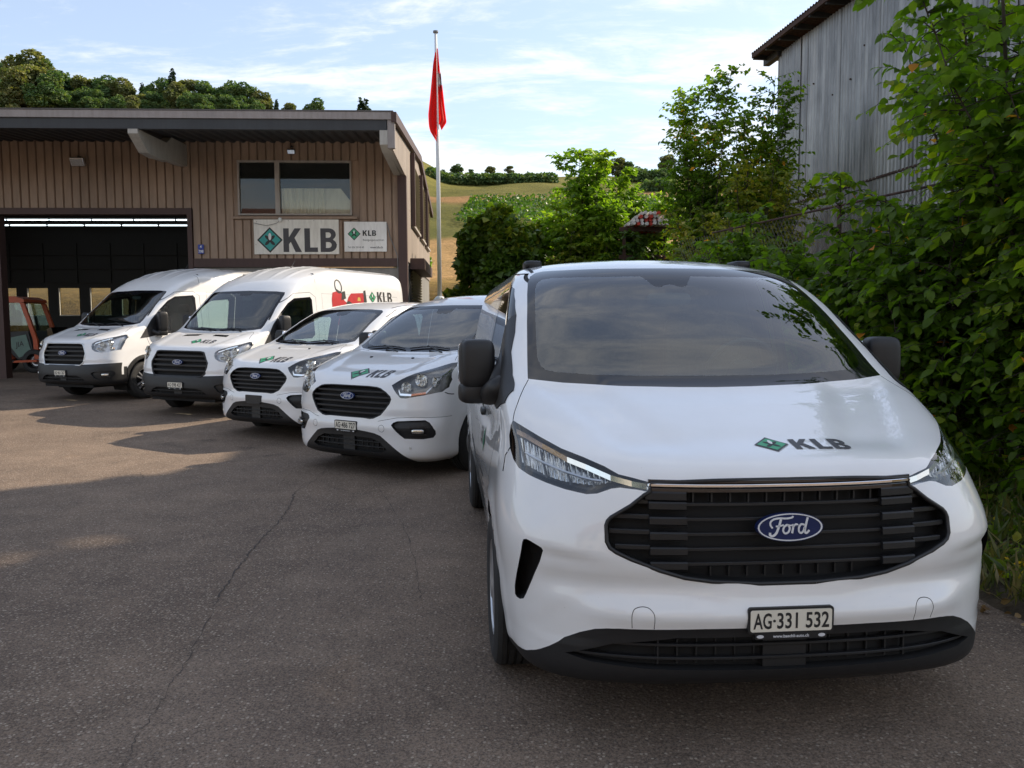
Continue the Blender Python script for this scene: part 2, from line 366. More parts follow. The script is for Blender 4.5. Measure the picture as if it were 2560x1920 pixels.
base_ = mixc_(t, .75, base_, ramp(t, fine, [(.36, (.25, .25, .25)), (.64, (1.6, 1.6, 1.6))]), 'MULTIPLY')
rnd = t.nodes.new('ShaderNodeSeparateColor'); link(t, vo.outputs['Color'], rnd.inputs[0])
st = M(t, 'MULTIPLY', M(t, 'LESS_THAN', vo.outputs['Distance'], .36), M(t, 'GREATER_THAN', rnd.outputs[0], M(t, 'SUBTRACT', .70, M(t, 'MULTIPLY', old, .22))))
stc = mixc_(t, rnd.outputs[1], (.20, .15, .11), (.44, .37, .29))
rnd2 = t.nodes.new('ShaderNodeSeparateColor'); link(t, vo2.outputs['Color'], rnd2.inputs[0])
st2 = M(t, 'MULTIPLY', M(t, 'LESS_THAN', vo2.outputs['Distance'], .40), M(t, 'GREATER_THAN', rnd2.outputs[0], .60))
c1 = mixc_(t, M(t, 'MULTIPLY', st2, .55), base_, mixc_(t, rnd2.outputs[1], (.05, .04, .035), (.30, .26, .22)))
c1 = mixc_(t, M(t, 'MULTIPLY', st, .75), c1, stc); link(t, c1, b.inputs['Base Color'])
hgt = M(t, 'ADD', M(t, 'MULTIPLY', M(t, 'SUBTRACT', 1.0, vo.outputs['Distance']), .6), M(t, 'MULTIPLY', fine, .7))
link(t, bump(t, hgt, .9, .006), b.inputs['Normal']); link(t, b.outputs[0], o.inputs[0])
# hillside: fields one above the other
m, t, o = new_mat('hill_fields'); b = pbsdf(t, (.1, .1, .05), .95, spec=.1)
gg = t.nodes.new('ShaderNodeNewGeometry'); sp_ = t.nodes.new('ShaderNodeSeparateXYZ'); link(t, gg.outputs['Position'], sp_.inputs[0])
wob = noise(t, .03, 4, .6, gg.outputs['Position']); yy = M(t, 'ADD', sp_.outputs[1], M(t, 'MULTIPLY', M(t, 'SUBTRACT', wob, .5), 26))
yy = M(t, 'ADD', yy, M(t, 'MULTIPLY', sp_.outputs[0], -.12)); yn = M(t, 'DIVIDE', yy, 400)
fld = ramp(t, yn, [(.0, (.13, .085, .024)), (.112, (.14, .09, .025)), (.135, (.22, .15, .05)), (.15, (.40, .25, .115)), (.262, (.37, .235, .11)), (.275, (.115, .115, .030)), (.46, (.13, .125, .035)), (.478, (.30, .18, .085)), (.510, (.28, .17, .08)), (.525, (.13, .125, .032)), (.60, (.16, .15, .04))])
fn = noise(t, 1.6, 6, .7, gg.outputs['Position']); fn2 = noise(t, .12, 5, .6, gg.outputs['Position'])
fld = mixc_(t, .8, fld, ramp(t, fn, [(.3, (.5, .5, .45)), (.7, (1.35, 1.3, 1.2))]), 'MULTIPLY'); fld = mixc_(t, .7, fld, ramp(t, fn2, [(.35, (.75, .8, .7)), (.65, (1.2, 1.15, 1.1))]), 'MULTIPLY')
link(t, fld, b.inputs['Base Color']); link(t, bump(t, fn, 1.0, .3), b.inputs['Normal']); link(t, b.outputs[0], o.inputs[0])
m, t, o = new_mat('verge_soil'); b = pbsdf(t, (.06, .045, .03), .95)
link(t, ramp(t, noise(t, 9, 6, .7, geovec(t)), [(.3, (.03, .024, .016)), (.6, (.085, .062, .036)), (.8, (.14, .10, .05))]), b.inputs['Base Color']); link(t, bump(t, noise(t, 30, 4, .7, geovec(t)), 1, .03), b.inputs['Normal']); link(t, b.outputs[0], o.inputs[0])
def leaf_mat(name, stops, trans=.45, rough=.45):
    m, t, o = new_mat(name); at = t.nodes.new('ShaderNodeAttribute'); at.attribute_name = 'rnd'; at.attribute_type = 'GEOMETRY'
    c = ramp(t, at.outputs['Fac'], stops); c = mixc_(t, .5, c, ramp(t, noise(t, 25, 2, .5, geovec(t)), [(.3, (.75, .75, .7)), (.7, (1.2, 1.2, 1.2))]), 'MULTIPLY')
    b = pbsdf(t, (.1, .2, .05), rough, spec=.35); link(t, c, b.inputs['Base Color'])
    tl = t.nodes.new('ShaderNodeBsdfTranslucent'); link(t, mixc_(t, 1, c, (1.5, 1.7, .55), 'MULTIPLY'), tl.inputs[0])
    mx = t.nodes.new('ShaderNodeMixShader'); mx.inputs[0].default_value = trans; link(t, b.outputs[0], mx.inputs[1]); link(t, tl.outputs[0], mx.inputs[2]); link(t, mx.outputs[0], o.inputs[0]); return m
leaf_mat('leaf_green', trans=.6, stops=[(0, (0.070, 0.131, 0.013)), (.45, (0.127, 0.213, 0.019)), (.8, (0.236, 0.314, 0.022)), (.94, (0.442, 0.386, 0.027)), (.975, (0.900, 0.549, 0.068)), (1, (0.900, 0.349, 0.068))])
leaf_mat('leaf_shade', trans=.6, stops=[(0, (0.069, 0.121, 0.014)), (.6, (0.139, 0.229, 0.021)), (.93, (0.307, 0.361, 0.026)), (.985, (0.737, 0.484, 0.048)), (1, (0.900, 0.337, 0.060))])
leaf_mat('leaf_ash', [(0, (0.105, 0.193, 0.020)), (.6, (0.198, 0.309, 0.030)), (1, (0.372, 0.426, 0.041))], .5)
leaf_mat('leaf_dark', [(0, (0.033, 0.078, 0.011)), (.7, (0.083, 0.141, 0.014)), (1, (0.246, 0.268, 0.021))], .3)
leaf_mat('leaf_yellow', [(0, (0.090, 0.138, 0.014)), (.6, (0.210, 0.235, 0.024)), (1, (0.420, 0.331, 0.036))], .5)
leaf_mat('leaf_red', [(0, (.05, .02, .012)), (.7, (.10, .04, .02)), (1, (.10, .10, .02))], .4)
leaf_mat('leaf_far', [(0, (0.052, 0.099, 0.048)), (.5, (0.099, 0.168, 0.062)), (1, (0.220, 0.260, 0.089))], .25, .7)  # distance haze is put into these paler, greyer leaf colours
leaf_mat('leaf_far_olive', [(0, (0.084, 0.108, 0.047)), (.5, (0.154, 0.173, 0.069)), (1, (0.307, 0.270, 0.112))], .25, .7)
leaf_mat('leaf_far_conifer', [(0, (0.015, 0.036, 0.018)), (.6, (0.030, 0.060, 0.027)), (1, (0.053, 0.083, 0.033))], .1, .8)
leaf_mat('leaf_vine', [(0, (.035, .085, .014)), (.6, (.07, .14, .022)), (1, (.12, .18, .03))], .35)
leaf_mat('dry_leaf', [(0, (.10, .05, .02)), (.6, (.22, .13, .06)), (1, (.34, .24, .12))], .2)
leaf_mat('grass_blade', [(0, (.05, .08, .015)), (.6, (.11, .12, .03)), (1, (.26, .20, .09))], .3)
simple('bark', (.055, .042, .030), .9, vary=.4, vs=14, bmp=.5, bs=30)
# ------------------------------------------------------------------ terrain
HT = [(-400, 0), (0, 0), (10.3, 0), (12.6, .08), (15, .165), (34, .165), (38.5, 2.8), (45, 3.4), (60, 5.0), (75, 6.6), (110, 13), (150, 21.0), (200, 32), (250, 43.5), (300, 54.6), (340, 57), (420, 58), (900, 50)]
def hill_h(x, y):
    h = float(np.interp(y, [p[0] for p in HT], [p[1] for p in HT]))
    k = float(sst(-18., -50., x)) if False else float(np.clip((-18 - x) / 32, 0, 1)); k = k * k * (3 - 2 * k)
    q = float(np.clip((y - 60) / 90, 0, 1)); q = q * q * (3 - 2 * q) * (1 - float(np.clip((y - 260) / 200, 0, 1)))
    return h + 16.5 * k * q
xs = sorted(set(list(np.linspace(-30, 30, 61)) + list(np.linspace(-200, -30, 60)) + list(np.linspace(30, 200, 40)) + [-900, -500, -320, 320, 500, 900]))
ys = sorted(set([-900, -300, -80, -20] + list(np.linspace(0, 16, 25)) + list(np.linspace(18, 70, 60)) + list(np.linspace(72, 320, 110)) + [360, 420, 600, 900]))
V = []; F = []
for j, y in enumerate(ys):
    for i, x in enumerate(xs):
        n_ = (mnoise.noise(Vector((x * .05, y * .05, 0))) * 1.2) * (1 if y > 60 else 0) + (mnoise.noise(Vector((x * .6, y * .6, 3))) * .12 if y > 35 else 0)
        V.append((x, y, hill_h(x, y) - .004 + n_))
nx_ = len(xs)
for j in range(len(ys) - 1):
    for i in range(nx_ - 1): a = j * nx_ + i; F.append((a, a + 1, a + 1 + nx_, a + nx_))
g_o = mesh_obj('ground', V, F, 'hill_fields', None, True); tag(g_o, kind='structure')
# asphalt yard as a finer sheet on top
xs2 = list(np.linspace(-34, 9.5, 60)); ys2 = list(np.linspace(-60, 0, 12)) + list(np.linspace(.5, 34, 90)); V = []; F = []
def edge_x(y): return 2.62 + .05 * math.sin(y * 2.1) + .035 * math.sin(y * 5.3 + 1) - .02 * max(0, y - 6) if y > 1.2 else 9.5 if y < -1 else 9.5 - (y + 1) * 3.1
for y in ys2:
    ex = 14.0 if y > 26 or y < -1 else max(2.45, edge_x(y)) if y < 12 else 2.5
    for k in range(60):
        x = -34 + (ex + 34) * (k / 59) ** .6; V.append((x, y, hill_h(x, y) + .004))
for j in range(len(ys2) - 1):
    for i in range(59): a = j * 60 + i; F.append((a, a + 1, a + 61, a + 60))
tag(mesh_obj('asphalt_yard', V, F, 'asphalt', None, True), kind='structure')
# cracks in the asphalt
def crack(pts, wd, name='asphalt_crack'):
    pts = smooth_line(pts, 14); P2 = []; mb = MB(); rr = random.Random(len(pts) + int(wd * 1e4))
    for k, (x, y) in enumerate(pts): P2.append((x + rr.uniform(-.012, .012), y + rr.uniform(-.012, .012)))
    ws = [wd * rr.uniform(.15, 1.0) for _ in P2]; rb = ribbon(P2, ws); n = len(P2)
    vs = [(p[0], p[1], hill_h(p[0], p[1]) + .008) for p in rb]; fs = [(k, k + 1, 2 * n - 2 - k, 2 * n - 1 - k) for k in range(n - 1)]
    return mb.add(vs, fs).build(name, 'crack_dark')
# ------------------------------------------------------------------ vans


RINGS = {
'c23': dict(L=5.05, R=[(.10,.24,.62,.20,.86,2.7),(.035,.29,.60,.24,.93,2.9),(.02,.40,.62,.38,.965,2.85),(.018,.55,.64,.55,.985,2.8),(.03,.75,.66,.75,1.003,3.0),(.042,.92,.76,.93,.99,2.6),(.06,1.0,.86,1.05,.972,2.4),(.33,1.115,.95,1.16,.965,2.6),(.60,1.20,1.02,1.23,.955,3.0),(.83,1.265,1.10,1.29,.945,3.5),(1.15,1.48,1.40,1.47,.91,4),(1.45,1.67,1.68,1.65,.87,4),(1.73,1.835,1.98,1.78,.825,4),(2.05,1.915,2.3,1.865,.76,3.5),(2.6,1.945,2.8,1.915,.60,3),(3.2,1.955,3.3,1.94,.3,2.5),(3.6,1.957,3.6,1.957,0,2)]),
'c18': dict(L=4.97, R=[(.12,.22,.60,.20,.88,3),(.04,.27,.55,.25,.95,3),(.02,.42,.52,.42,.975,3),(.02,.58,.52,.58,.985,3),(.04,.78,.56,.78,.99,3),(.06,.92,.62,.95,.985,3),(.10,.98,.72,1.06,.965,3),(.40,1.11,.88,1.15,.955,3),(.70,1.20,1.02,1.22,.945,3.2),(.95,1.26,1.18,1.285,.925,3.5),(1.24,1.45,1.46,1.45,.885,4),(1.52,1.63,1.74,1.62,.84,4),(1.80,1.79,2.02,1.76,.79,4),(2.1,1.88,2.35,1.84,.73,3.5),(2.6,1.925,2.8,1.895,.58,3),(3.2,1.94,3.3,1.93,.3,2.5),(3.6,1.945,3.6,1.945,0,2)]),
'tr': dict(L=5.60, R=[(.12,.30,.60,.28,.90,3),(.03,.34,.55,.32,.97,3),(.0,.45,.52,.45,.995,3),(.01,.62,.52,.62,1.0,3),(.04,.80,.56,.78,1.0,3),(.07,.95,.62,.94,1.0,3),(.12,1.06,.72,1.10,.99,3),(.40,1.19,.88,1.20,.98,3),(.68,1.28,1.02,1.28,.975,3.2),(.92,1.335,1.15,1.36,.965,3.5),(1.18,1.57,1.40,1.57,.945,4),(1.44,1.80,1.66,1.80,.92,4),(1.69,2.02,1.92,2.02,.90,4),(2.0,2.25,2.3,2.22,.875,3.5),(2.4,2.42,2.7,2.36,.83,3.2),(2.9,2.52,3.1,2.47,.70,3),(3.5,2.545,3.6,2.52,.45,2.5),(4.0,2.55,4.0,2.54,0,2)])}
def ring_curve(r_, L, NF=30, NS=40, NR=12):
    yc, zc_, ys, zs, w_, n = r_
    tt = np.linspace(0, np.pi / 2, 600); xx = w_ * np.sin(tt) ** (2 / n); yy = yc + (ys - yc) * (1 - np.cos(tt).clip(0) ** (2 / n))
    dd = np.r_[0, np.cumsum(np.hypot(np.diff(xx), np.diff(yy)))]; dd[-1] = max(dd[-1], 1e-6)
    q = np.linspace(0, dd[-1], NF + 1); x = np.interp(q, dd, xx); y = np.interp(q, dd, yy)
    u = (x / max(w_, 1e-6)) if w_ > 0 else np.ones_like(x)
    P = [np.c_[x, y, zc_ + (zs - zc_) * u ** 2.2]]
    ye = L - .16 if w_ > 0 else L - .2
    vv = np.linspace(0, 1, NS + 1)[1:] ** 1.15
    P.append(np.c_[np.full(NS, w_), ys + (ye - ys) * vv, np.full(NS, zs)])
    a = np.linspace(0, np.pi / 2, 7)[1:]; rr = min(.14, w_)
    P.append(np.c_[w_ - rr * (1 - np.cos(a)), ye + .16 * np.sin(a), np.full(6, zs)])
    b_ = np.linspace(0, 1, NR - 5)[1:]
    P.append(np.c_[(w_ - rr) * (1 - b_), np.full(len(b_), ye + .16), np.full(len(b_), zs)])
    return np.vstack(P)
def sst(a, b_, x): t_ = np.clip((x - a) / (b_ - a), 0, 1); return t_ * t_ * (3 - 2 * t_)
AX = {'c23': (.95, 4.05), 'c18': (1.0, 3.93), 'tr': (1.0, 4.30)}
def body_grid(kind, sub=6):
    if kind == 'c23': sub = 10
    d = RINGS[kind]; C = np.array([ring_curve(r_, d['L']) for r_ in d['R']]); G = []; n = len(C)
    for i in range(n - 1):
        p0, p1, p2, p3 = C[max(i - 1, 0)], C[i], C[i + 1], C[min(i + 2, n - 1)]
        N_ = lambda a: np.linalg.norm(a, axis=1)[:, None] + 1e-4
        d0, d1, d2 = N_(p1 - p0), N_(p2 - p1), N_(p3 - p2)
        m1 = (p2 - p1) if i == 0 else d1 * ((p1 - p0) / d0 * d1 + (p2 - p1) / d1 * d0) / (d0 + d1)
        m2 = (p2 - p1) if i == n - 2 else d1 * ((p2 - p1) / d1 * d2 + (p3 - p2) / d2 * d1) / (d1 + d2)
        for k in range(sub):
            s_ = k / sub; G.append((2 * s_**3 - 3 * s_**2 + 1) * p1 + (s_**3 - 2 * s_**2 + s_) * m1 + (-2 * s_**3 + 3 * s_**2) * p2 + (s_**3 - s_**2) * m2)
    G.append(C[-1]); G = np.array(G); x, y, z = G[..., 0].copy(), G[..., 1].copy(), G[..., 2].copy()
    g_ = lambda a, s_: np.exp(-(a / s_) ** 2)
    for ay in AX[kind]:                                     # wheel-arch swage
        rr = np.hypot(y - ay, z - .35); G[..., 0] += .014 * g_(rr - .42, .045) * sst(.8, .95, x) * (z < .95)
    G[..., 0] -= .012 * g_(z - 1.02, .05) * sst(.8, .93, x) * sst(1.2, 1.6, y)        # waist groove
    G[..., 0] += .008 * g_(z - .60, .10) * sst(.8, .93, x) * sst(1.5, 1.9, y) * (z < .9)
    on_hood = sst(.99, 1.04, z) * (y < 1.1) * (y > .02)
    if kind == 'c23':
        f_ = 1 - sst(.80, .96, y)
        f_ = f_ * sst(.16, .34, y)
        G[..., 2] += on_hood * f_ * (.016 * sst(-.028, .028, x - (.44 + .40 * y)) - .016 * sst(-.05, .05, x - (.22 + .36 * y)))
        G[..., 1] += .022 * g_(z - .615, .045) * sst(.15, .45, x) * (1 - sst(.80, .93, x)) * (y < .5)
        G[..., 1] -= .020 * g_(z - .52, .04) * (1 - sst(.55, .8, x)) * (y < .3)
        zl = .725 - .10 * (.87 - x); G[..., 1] += .024 * np.exp(-np.maximum(zl - z, 0) / .085) * sst(-.018, .012, zl - z) * sst(.55, .80, x) * (1 - sst(.86, .93, x)) * (y < .45) * (z > .42)
        G[..., 1] += .007 * sst(-.01, .02, (.62 - .9 * (x - .70)) - z) * sst(.62, .72, x) * (y < .45) * (z > .40) * (1 - sst(.88, .95, x))
    elif kind == 'c18':
        f_ = 1 - sst(.85, 1.02, y)
        G[..., 2] += on_hood * f_ * (.012 * sst(-.05, .05, x - (.46 + .26 * y)))
        G[..., 1] += .022 * g_(z - .66, .03) * sst(.45, .6, x) * (y < .5) - .014 * g_(z - .55, .05) * (y < .4)
    else:
        f_ = 1 - sst(.80, .98, y)
        G[..., 2] += on_hood * f_ * .014 * sst(-.05, .05, x - (.50 + .25 * y))
        G[..., 1] += .02 * g_(z - .69, .03) * (y < .4)
        top = sst(2.05, 2.3, z) * (x < .8)
        for rx in (.20, .50): G[..., 2] += top * .018 * g_(x - rx, .022) * sst(1.95, 2.3, y)
    G[:, 0, 0] = 0; G[..., 0] = np.maximum(G[..., 0], 0); G[:, -1, 0] = 0
    return G
# outlines, half vehicle (x >= 0). F: front view (x, z); S: side view (y, z); T: top view (x, y)
def circ(cy, cz, r_, n=36): return [(cy + r_ * math.cos(2 * math.pi * k / n), cz + r_ * math.sin(2 * math.pi * k / n)) for k in range(n)]
def strip(pts, wd=.006): return ribbon(pts, wd)
SP = {}
SP['c23'] = [
 ('T', 'bonnet', [(-.02,-.2),(.48,-.2),(.48,.10),(.585,.165),(.70,.285),(.83,.48),(.925,.675),(.896,.76),(.856,.88),(.832,.935),(.83,1.3),(-.02,1.3)], lambda c: .985 < c.z < 1.32),
 ('S', 'front_door', [(1.0,1.15),(1.06,.98),(1.20,.80),(1.36,.62),(1.42,.45),(1.42,.28),(2.40,.28),(2.42,1.2),(2.42,1.81),(2.20,1.845),(1.95,1.835),(1.70,1.765),(1.28,1.52),(1.0,1.34)], lambda c: c.x > .6),
 ('F', 'windshield_frit', [(-.02,1.265),(.163,1.267),(.423,1.274),(.679,1.288),(.834,1.304),(.818,1.418),(.796,1.56),(.768,1.707),(.750,1.775),(.725,1.815),(.69,1.838),(.645,1.848),(.344,1.856),(-.02,1.858)], lambda c: c.y < 2.1),
 ('F', 'windshield', [(-.02,1.311),(.30,1.313),(.564,1.322),(.70,1.332),(.744,1.340),(.766,1.357),(.776,1.392),(.760,1.53),(.738,1.66),(.722,1.735),(.705,1.768),(.675,1.79),(.62,1.800),(.14,1.806),(.11,1.775),(.09,1.750),(.06,1.742),(.03,1.752),(-.02,1.765)], lambda c: c.y < 2.1),
 ('F', 'headlight', [(.925,1.149),(.88,1.128),(.834,1.106),(.765,1.076),(.696,1.056),(.629,1.032),(.585,1.009),(.538,1.000),(.481,.987),(.484,.954),(.530,.961),(.584,.965),(.614,.960),(.664,.940),(.700,.935),(.771,.944),(.829,.956),(.888,.971),(.922,.986),(.937,1.010),(.944,1.043),(.943,1.088),(.934,1.130)], lambda c: c.y < .9),
 ('F', 'grille', [(-.02,.632),(.10,.633),(.274,.642),(.370,.655),(.459,.682),(.559,.721),(.608,.743),(.630,.758),(.640,.779),(.640,.835),(.634,.850),(.622,.863),(.552,.906),(.503,.944),(.482,.956),(.480,.985),(.25,.998),(-.02,1.002)], lambda c: c.y < .5),
 ('F', 'air_curtain', [(.925,.735),(.921,.747),(.912,.752),(.900,.749),(.876,.739),(.860,.731),(.854,.719),(.864,.678),(.880,.628),(.912,.525),(.918,.508),(.930,.499),(.940,.499),(.946,.508),(.947,.540),(.942,.60),(.935,.66)], lambda c: c.y < .5),
 ('F', 'bumper_trim', [(-.02,.478),(.305,.478),(.60,.469),(.64,.465),(.679,.457),(.73,.436),(.78,.407),(.83,.362),(.875,.326),(.890,.316),(.91,.300),(.949,.284),(1.1,.27),(1.1,.0),(-.02,.0)], lambda c: c.y < .62),
 ('F', 'lower_intake', [(-.02,.445),(.40,.442),(.62,.410),(.78,.350),(.70,.335),(.50,.325),(-.02,.318)], lambda c: c.y < .5),
 ('F', 'gap', strip(smooth_line([(.555,.474),(.559,.517),(.553,.540),(.540,.550),(.520,.554),(.500,.551),(.486,.538),(.481,.520),(.480,.474)], 3), .0025), lambda c: c.y < .3),
 ('F', 'gap', strip([(.944,1.045),(.962,1.01),(.975,.95)], .0025), lambda c: c.y < .62),
 ('T', 'gap', strip([(.832,.935),(.856,.88),(.876,.82),(.896,.76),(.916,.71),(.925,.675)], .004), lambda c: .98 < c.z < 1.33),
 ('S', 'sail', [(.838,1.205),(.87,1.255),(1.0,1.318),(1.17,1.418),(1.30,1.51),(1.44,1.60),(1.44,1.17),(1.1,1.15)], lambda c: c.x > .6),
 ('S', 'window_rubber', [(1.44,1.17),(1.44,1.60),(1.58,1.672),(1.74,1.742),(1.98,1.79),(2.28,1.80),(2.35,1.77),(2.36,1.20),(2.2,1.16)], lambda c: c.x > .6),
 ('S', 'door_glass', [(1.47,1.20),(1.47,1.585),(1.60,1.648),(1.76,1.715),(1.98,1.757),(2.18,1.765),(2.22,1.74),(2.22,1.22),(2.15,1.195)], lambda c: c.x > .6),
 ('S', 'gap', strip([(1.0,1.15),(1.06,.98),(1.20,.80),(1.36,.62),(1.42,.45),(1.42,.28),(2.40,.28),(2.42,1.2),(2.42,1.81),(2.20,1.845),(1.95,1.835),(1.70,1.765)], .007), lambda c: c.x > .6),
 ('S', 'gap', strip([(3.40,.30),(3.42,1.84)], .007), lambda c: c.x > .6),
 ('S', 'gap', strip([(2.44,1.03),(4.6,1.03)], .02), lambda c: c.x > .6),
]
SP['c18'] = [
 ('T', 'bonnet', [(-.02,-.2),(.50,-.2),(.54,.12),(.71,.32),(.86,.70),(.83,.80),(.79,.92),(.74,1.0),(.74,1.3),(-.02,1.3)], lambda c: .955 < c.z < 1.32),
 ('S', 'front_door', [(1.10,1.16),(1.12,.98),(1.20,.80),(1.40,.62),(1.46,.45),(1.46,.28),(2.42,.28),(2.44,1.2),(2.42,1.74),(2.20,1.785),(1.95,1.77),(1.70,1.66),(1.3,1.40),(1.08,1.22)], lambda c: c.x > .6),
 ('F', 'windshield_frit', [(-.02,1.262),(.3,1.264),(.55,1.275),(.72,1.29),(.80,1.315),(.79,1.36),(.742,1.546),(.718,1.69),(.695,1.738),(.64,1.765),(.448,1.778),(-.02,1.785)], lambda c: c.y < 2.1),
 ('F', 'windshield', [(-.02,1.305),(.3,1.307),(.55,1.317),(.70,1.335),(.74,1.365),(.70,1.55),(.675,1.66),(.645,1.705),(.58,1.728),(.13,1.742),(.11,1.70),(.06,1.68),(-.02,1.69)], lambda c: c.y < 2.1),
 ('F', 'headlight', [(.539,.973),(.623,1.034),(.709,1.087),(.804,1.131),(.88,1.175),(.915,1.180),(.940,1.145),(.956,1.079),(.971,1.018),(.980,.945),(.967,.905),(.871,.879),(.711,.849),(.66,.851),(.601,.908)], lambda c: c.y < .95),
 ('F', 'grille', [(-.02,.957),(.245,.952),(.37,.946),(.42,.936),(.495,.900),(.545,.862),(.556,.835),(.540,.794),(.49,.73),(.445,.680),(.36,.643),(.311,.637),(-.02,.635)], lambda c: c.y < .5),
 ('F', 'fog_bezel', [(.579,.584),(.60,.610),(.636,.624),(.76,.632),(.885,.636),(.919,.612),(.940,.57),(.952,.526),(.950,.49),(.936,.459),(.874,.449),(.712,.454),(.663,.493)], lambda c: c.y < .5),
 ('F', 'bumper_trim', [(-.02,.515),(.18,.513),(.289,.504),(.38,.492),(.449,.470),(.549,.395),(.66,.31),(.706,.271),(.74,.24),(.76,.1),(-.02,.1)], lambda c: c.y < .5),
 ('F', 'lower_intake', [(-.02,.45),(.34,.44),(.44,.40),(.52,.33),(.45,.30),(-.02,.295)], lambda c: c.y < .5),
 ('F', 'gap', strip([(.42,.615),(.62,.655),(.80,.665),(.93,.66),(1.0,.655)], .004), lambda c: c.y < .6),
 ('F', 'gap', strip([(.975,.90),(.995,.86),(1.0,.80)], .004), lambda c: c.y < .7),
 ('F', 'gap', strip(circ(.47,.545,.035,16) + [(.505,.545)], .0035), lambda c: c.y < .3),
 ('T', 'gap', strip([(.56,.955),(.72,.99),(.79,.92),(.83,.80),(.87,.72)], .005), lambda c: 1.0 < c.z < 1.35),
 ('S', 'sail', [(1.02,1.16),(1.14,1.235),(1.28,1.34),(1.42,1.44),(1.42,1.15)], lambda c: c.x > .6),
 ('S', 'window_rubber', [(1.42,1.15),(1.42,1.44),(1.55,1.525),(1.78,1.645),(1.98,1.71),(2.28,1.72),(2.33,1.68),(2.34,1.19),(2.2,1.15)], lambda c: c.x > .6),
 ('S', 'door_glass', [(1.47,1.18),(1.47,1.435),(1.58,1.505),(1.79,1.612),(1.98,1.675),(2.20,1.685),(2.24,1.65),(2.24,1.21),(2.15,1.18)], lambda c: c.x > .6),
 ('S', 'gap', strip([(1.10,1.16),(1.12,.98),(1.20,.80),(1.40,.62),(1.46,.45),(1.46,.28),(2.42,.28),(2.44,1.2),(2.42,1.74),(2.20,1.785),(1.95,1.77),(1.70,1.66)], .006), lambda c: c.x > .6),
 ('S', 'gap', strip([(2.46,1.03),(4.6,1.03)], .02), lambda c: c.x > .6),
]
SP['tr'] = [
 ('T', 'bonnet', [(-.02,-.2),(.60,-.2),(.66,.17),(.81,.29),(.93,.60),(.90,.66),(.86,.76),(.82,.86),(.76,.93),(.76,1.3),(-.02,1.3)], lambda c: 1.045 < c.z < 1.42),
 ('S', 'front_door', [(1.02,1.30),(1.06,1.10),(1.12,.95),(1.30,.83),(1.48,.60),(1.50,.42),(2.40,.42),(2.42,1.2),(2.41,1.95),(2.25,2.03),(1.80,2.0),(1.5,1.82),(1.20,1.54)], lambda c: c.x > .6),
 ('F', 'windshield_frit', [(-.02,1.345),(.42,1.352),(.70,1.372),(.83,1.395),(.838,1.45),(.826,1.70),(.80,1.98),(.775,2.017),(.60,2.033),(-.02,2.047)], lambda c: c.y < 2.1),
 ('F', 'windshield', [(-.02,1.392),(.42,1.398),(.70,1.415),(.775,1.432),(.788,1.47),(.78,1.70),(.757,1.93),(.725,1.968),(.58,1.985),(.14,1.995),(.11,1.96),(-.02,1.95)], lambda c: c.y < 2.1),
 ('F', 'headlight', [(.659,.991),(.66,1.035),(.70,1.07),(.808,1.112),(.914,1.16),(.950,1.195),(.968,1.190),(.985,1.15),(.993,1.044),(.996,.925),(.92,.89),(.849,.878),(.741,.899),(.68,.94)], lambda c: c.y < .9),
 ('F', 'grille', [(-.02,1.045),(.418,1.041),(.475,1.03),(.499,.99),(.568,.868),(.560,.80),(.535,.704),(.478,.652),(-.02,.648)], lambda c: c.y < .5),
 ('F', 'bumper_trim', [(-.02,.655),(.475,.660),(.55,.668),(.8,.678),(1.1,.70),(1.1,0),(-.02,0)], lambda c: c.y < .62),
 ('F', 'lower_intake', [(-.02,.47),(.40,.47),(.50,.44),(.58,.38),(-.02,.37)], lambda c: c.y < .5),
 ('F', 'fog_bezel', [(.70,.515),(.75,.538),(.831,.547),(.975,.550),(.988,.52),(.983,.47),(.956,.411),(.818,.402),(.75,.43)], lambda c: c.y < .5),
 ('T', 'hood_slot', [(.15,.655),(.47,.625),(.45,.725),(.13,.76)], lambda c: c.z > 1.1),
 ('T', 'gap', strip([(.60,.93),(.76,.93),(.82,.86),(.86,.76),(.90,.66)], .006), lambda c: 1.0 < c.z < 1.42),
 ('S', 'arch_trim', circ(1.0, .35, .475, 40), lambda c: c.x > .7 and c.z < .9),
 ('S', 'arch_trim', circ(4.30, .35, .465, 40), lambda c: c.x > .7 and c.z < .9),
 ('S', 'arch_trim', [(1.45,.10),(1.45,.42),(3.85,.42),(3.85,.10)], lambda c: c.x > .7 and c.z < .9),
 ('S', 'sail', [(.90,1.12),(1.05,1.30),(1.20,1.47),(1.42,1.67),(1.42,1.20),(1.1,1.14)], lambda c: c.x > .6),
 ('S', 'window_rubber', [(1.42,1.20),(1.42,1.67),(1.62,1.83),(1.80,1.915),(2.25,1.95),(2.30,1.90),(2.30,1.28),(2.2,1.22)], lambda c: c.x > .6),
 ('S', 'door_glass', [(1.46,1.25),(1.46,1.665),(1.63,1.79),(1.80,1.872),(2.20,1.905),(2.24,1.87),(2.24,1.30),(2.15,1.25)], lambda c: c.x > .6),
 ('S', 'gap', strip([(1.02,1.30),(1.06,1.10),(1.12,.95),(1.30,.83),(1.48,.60),(1.50,.42),(2.40,.42),(2.42,1.2),(2.41,1.95),(2.25,2.03),(1.80,2.0),(1.5,1.82),(1.20,1.54)], .007), lambda c: c.x > .6),
 ('S', 'gap', strip([(2.44,2.20),(2.44,2.36)], .007), lambda c: c.x > .6),
 ('S', 'gap', strip([(2.60,.5),(2.60,2.02),(3.55,2.02),(3.55,.5)], .006), lambda c: c.x > .6),
 ('S', 'gap', strip([(3.75,2.02),(3.75,1.2),(5.25,1.2),(5.25,2.02),(3.75,2.02)], .005), lambda c: c.x > .6),
]
ARCH_R = {'c23': .385, 'c18': .39, 'tr': .405}
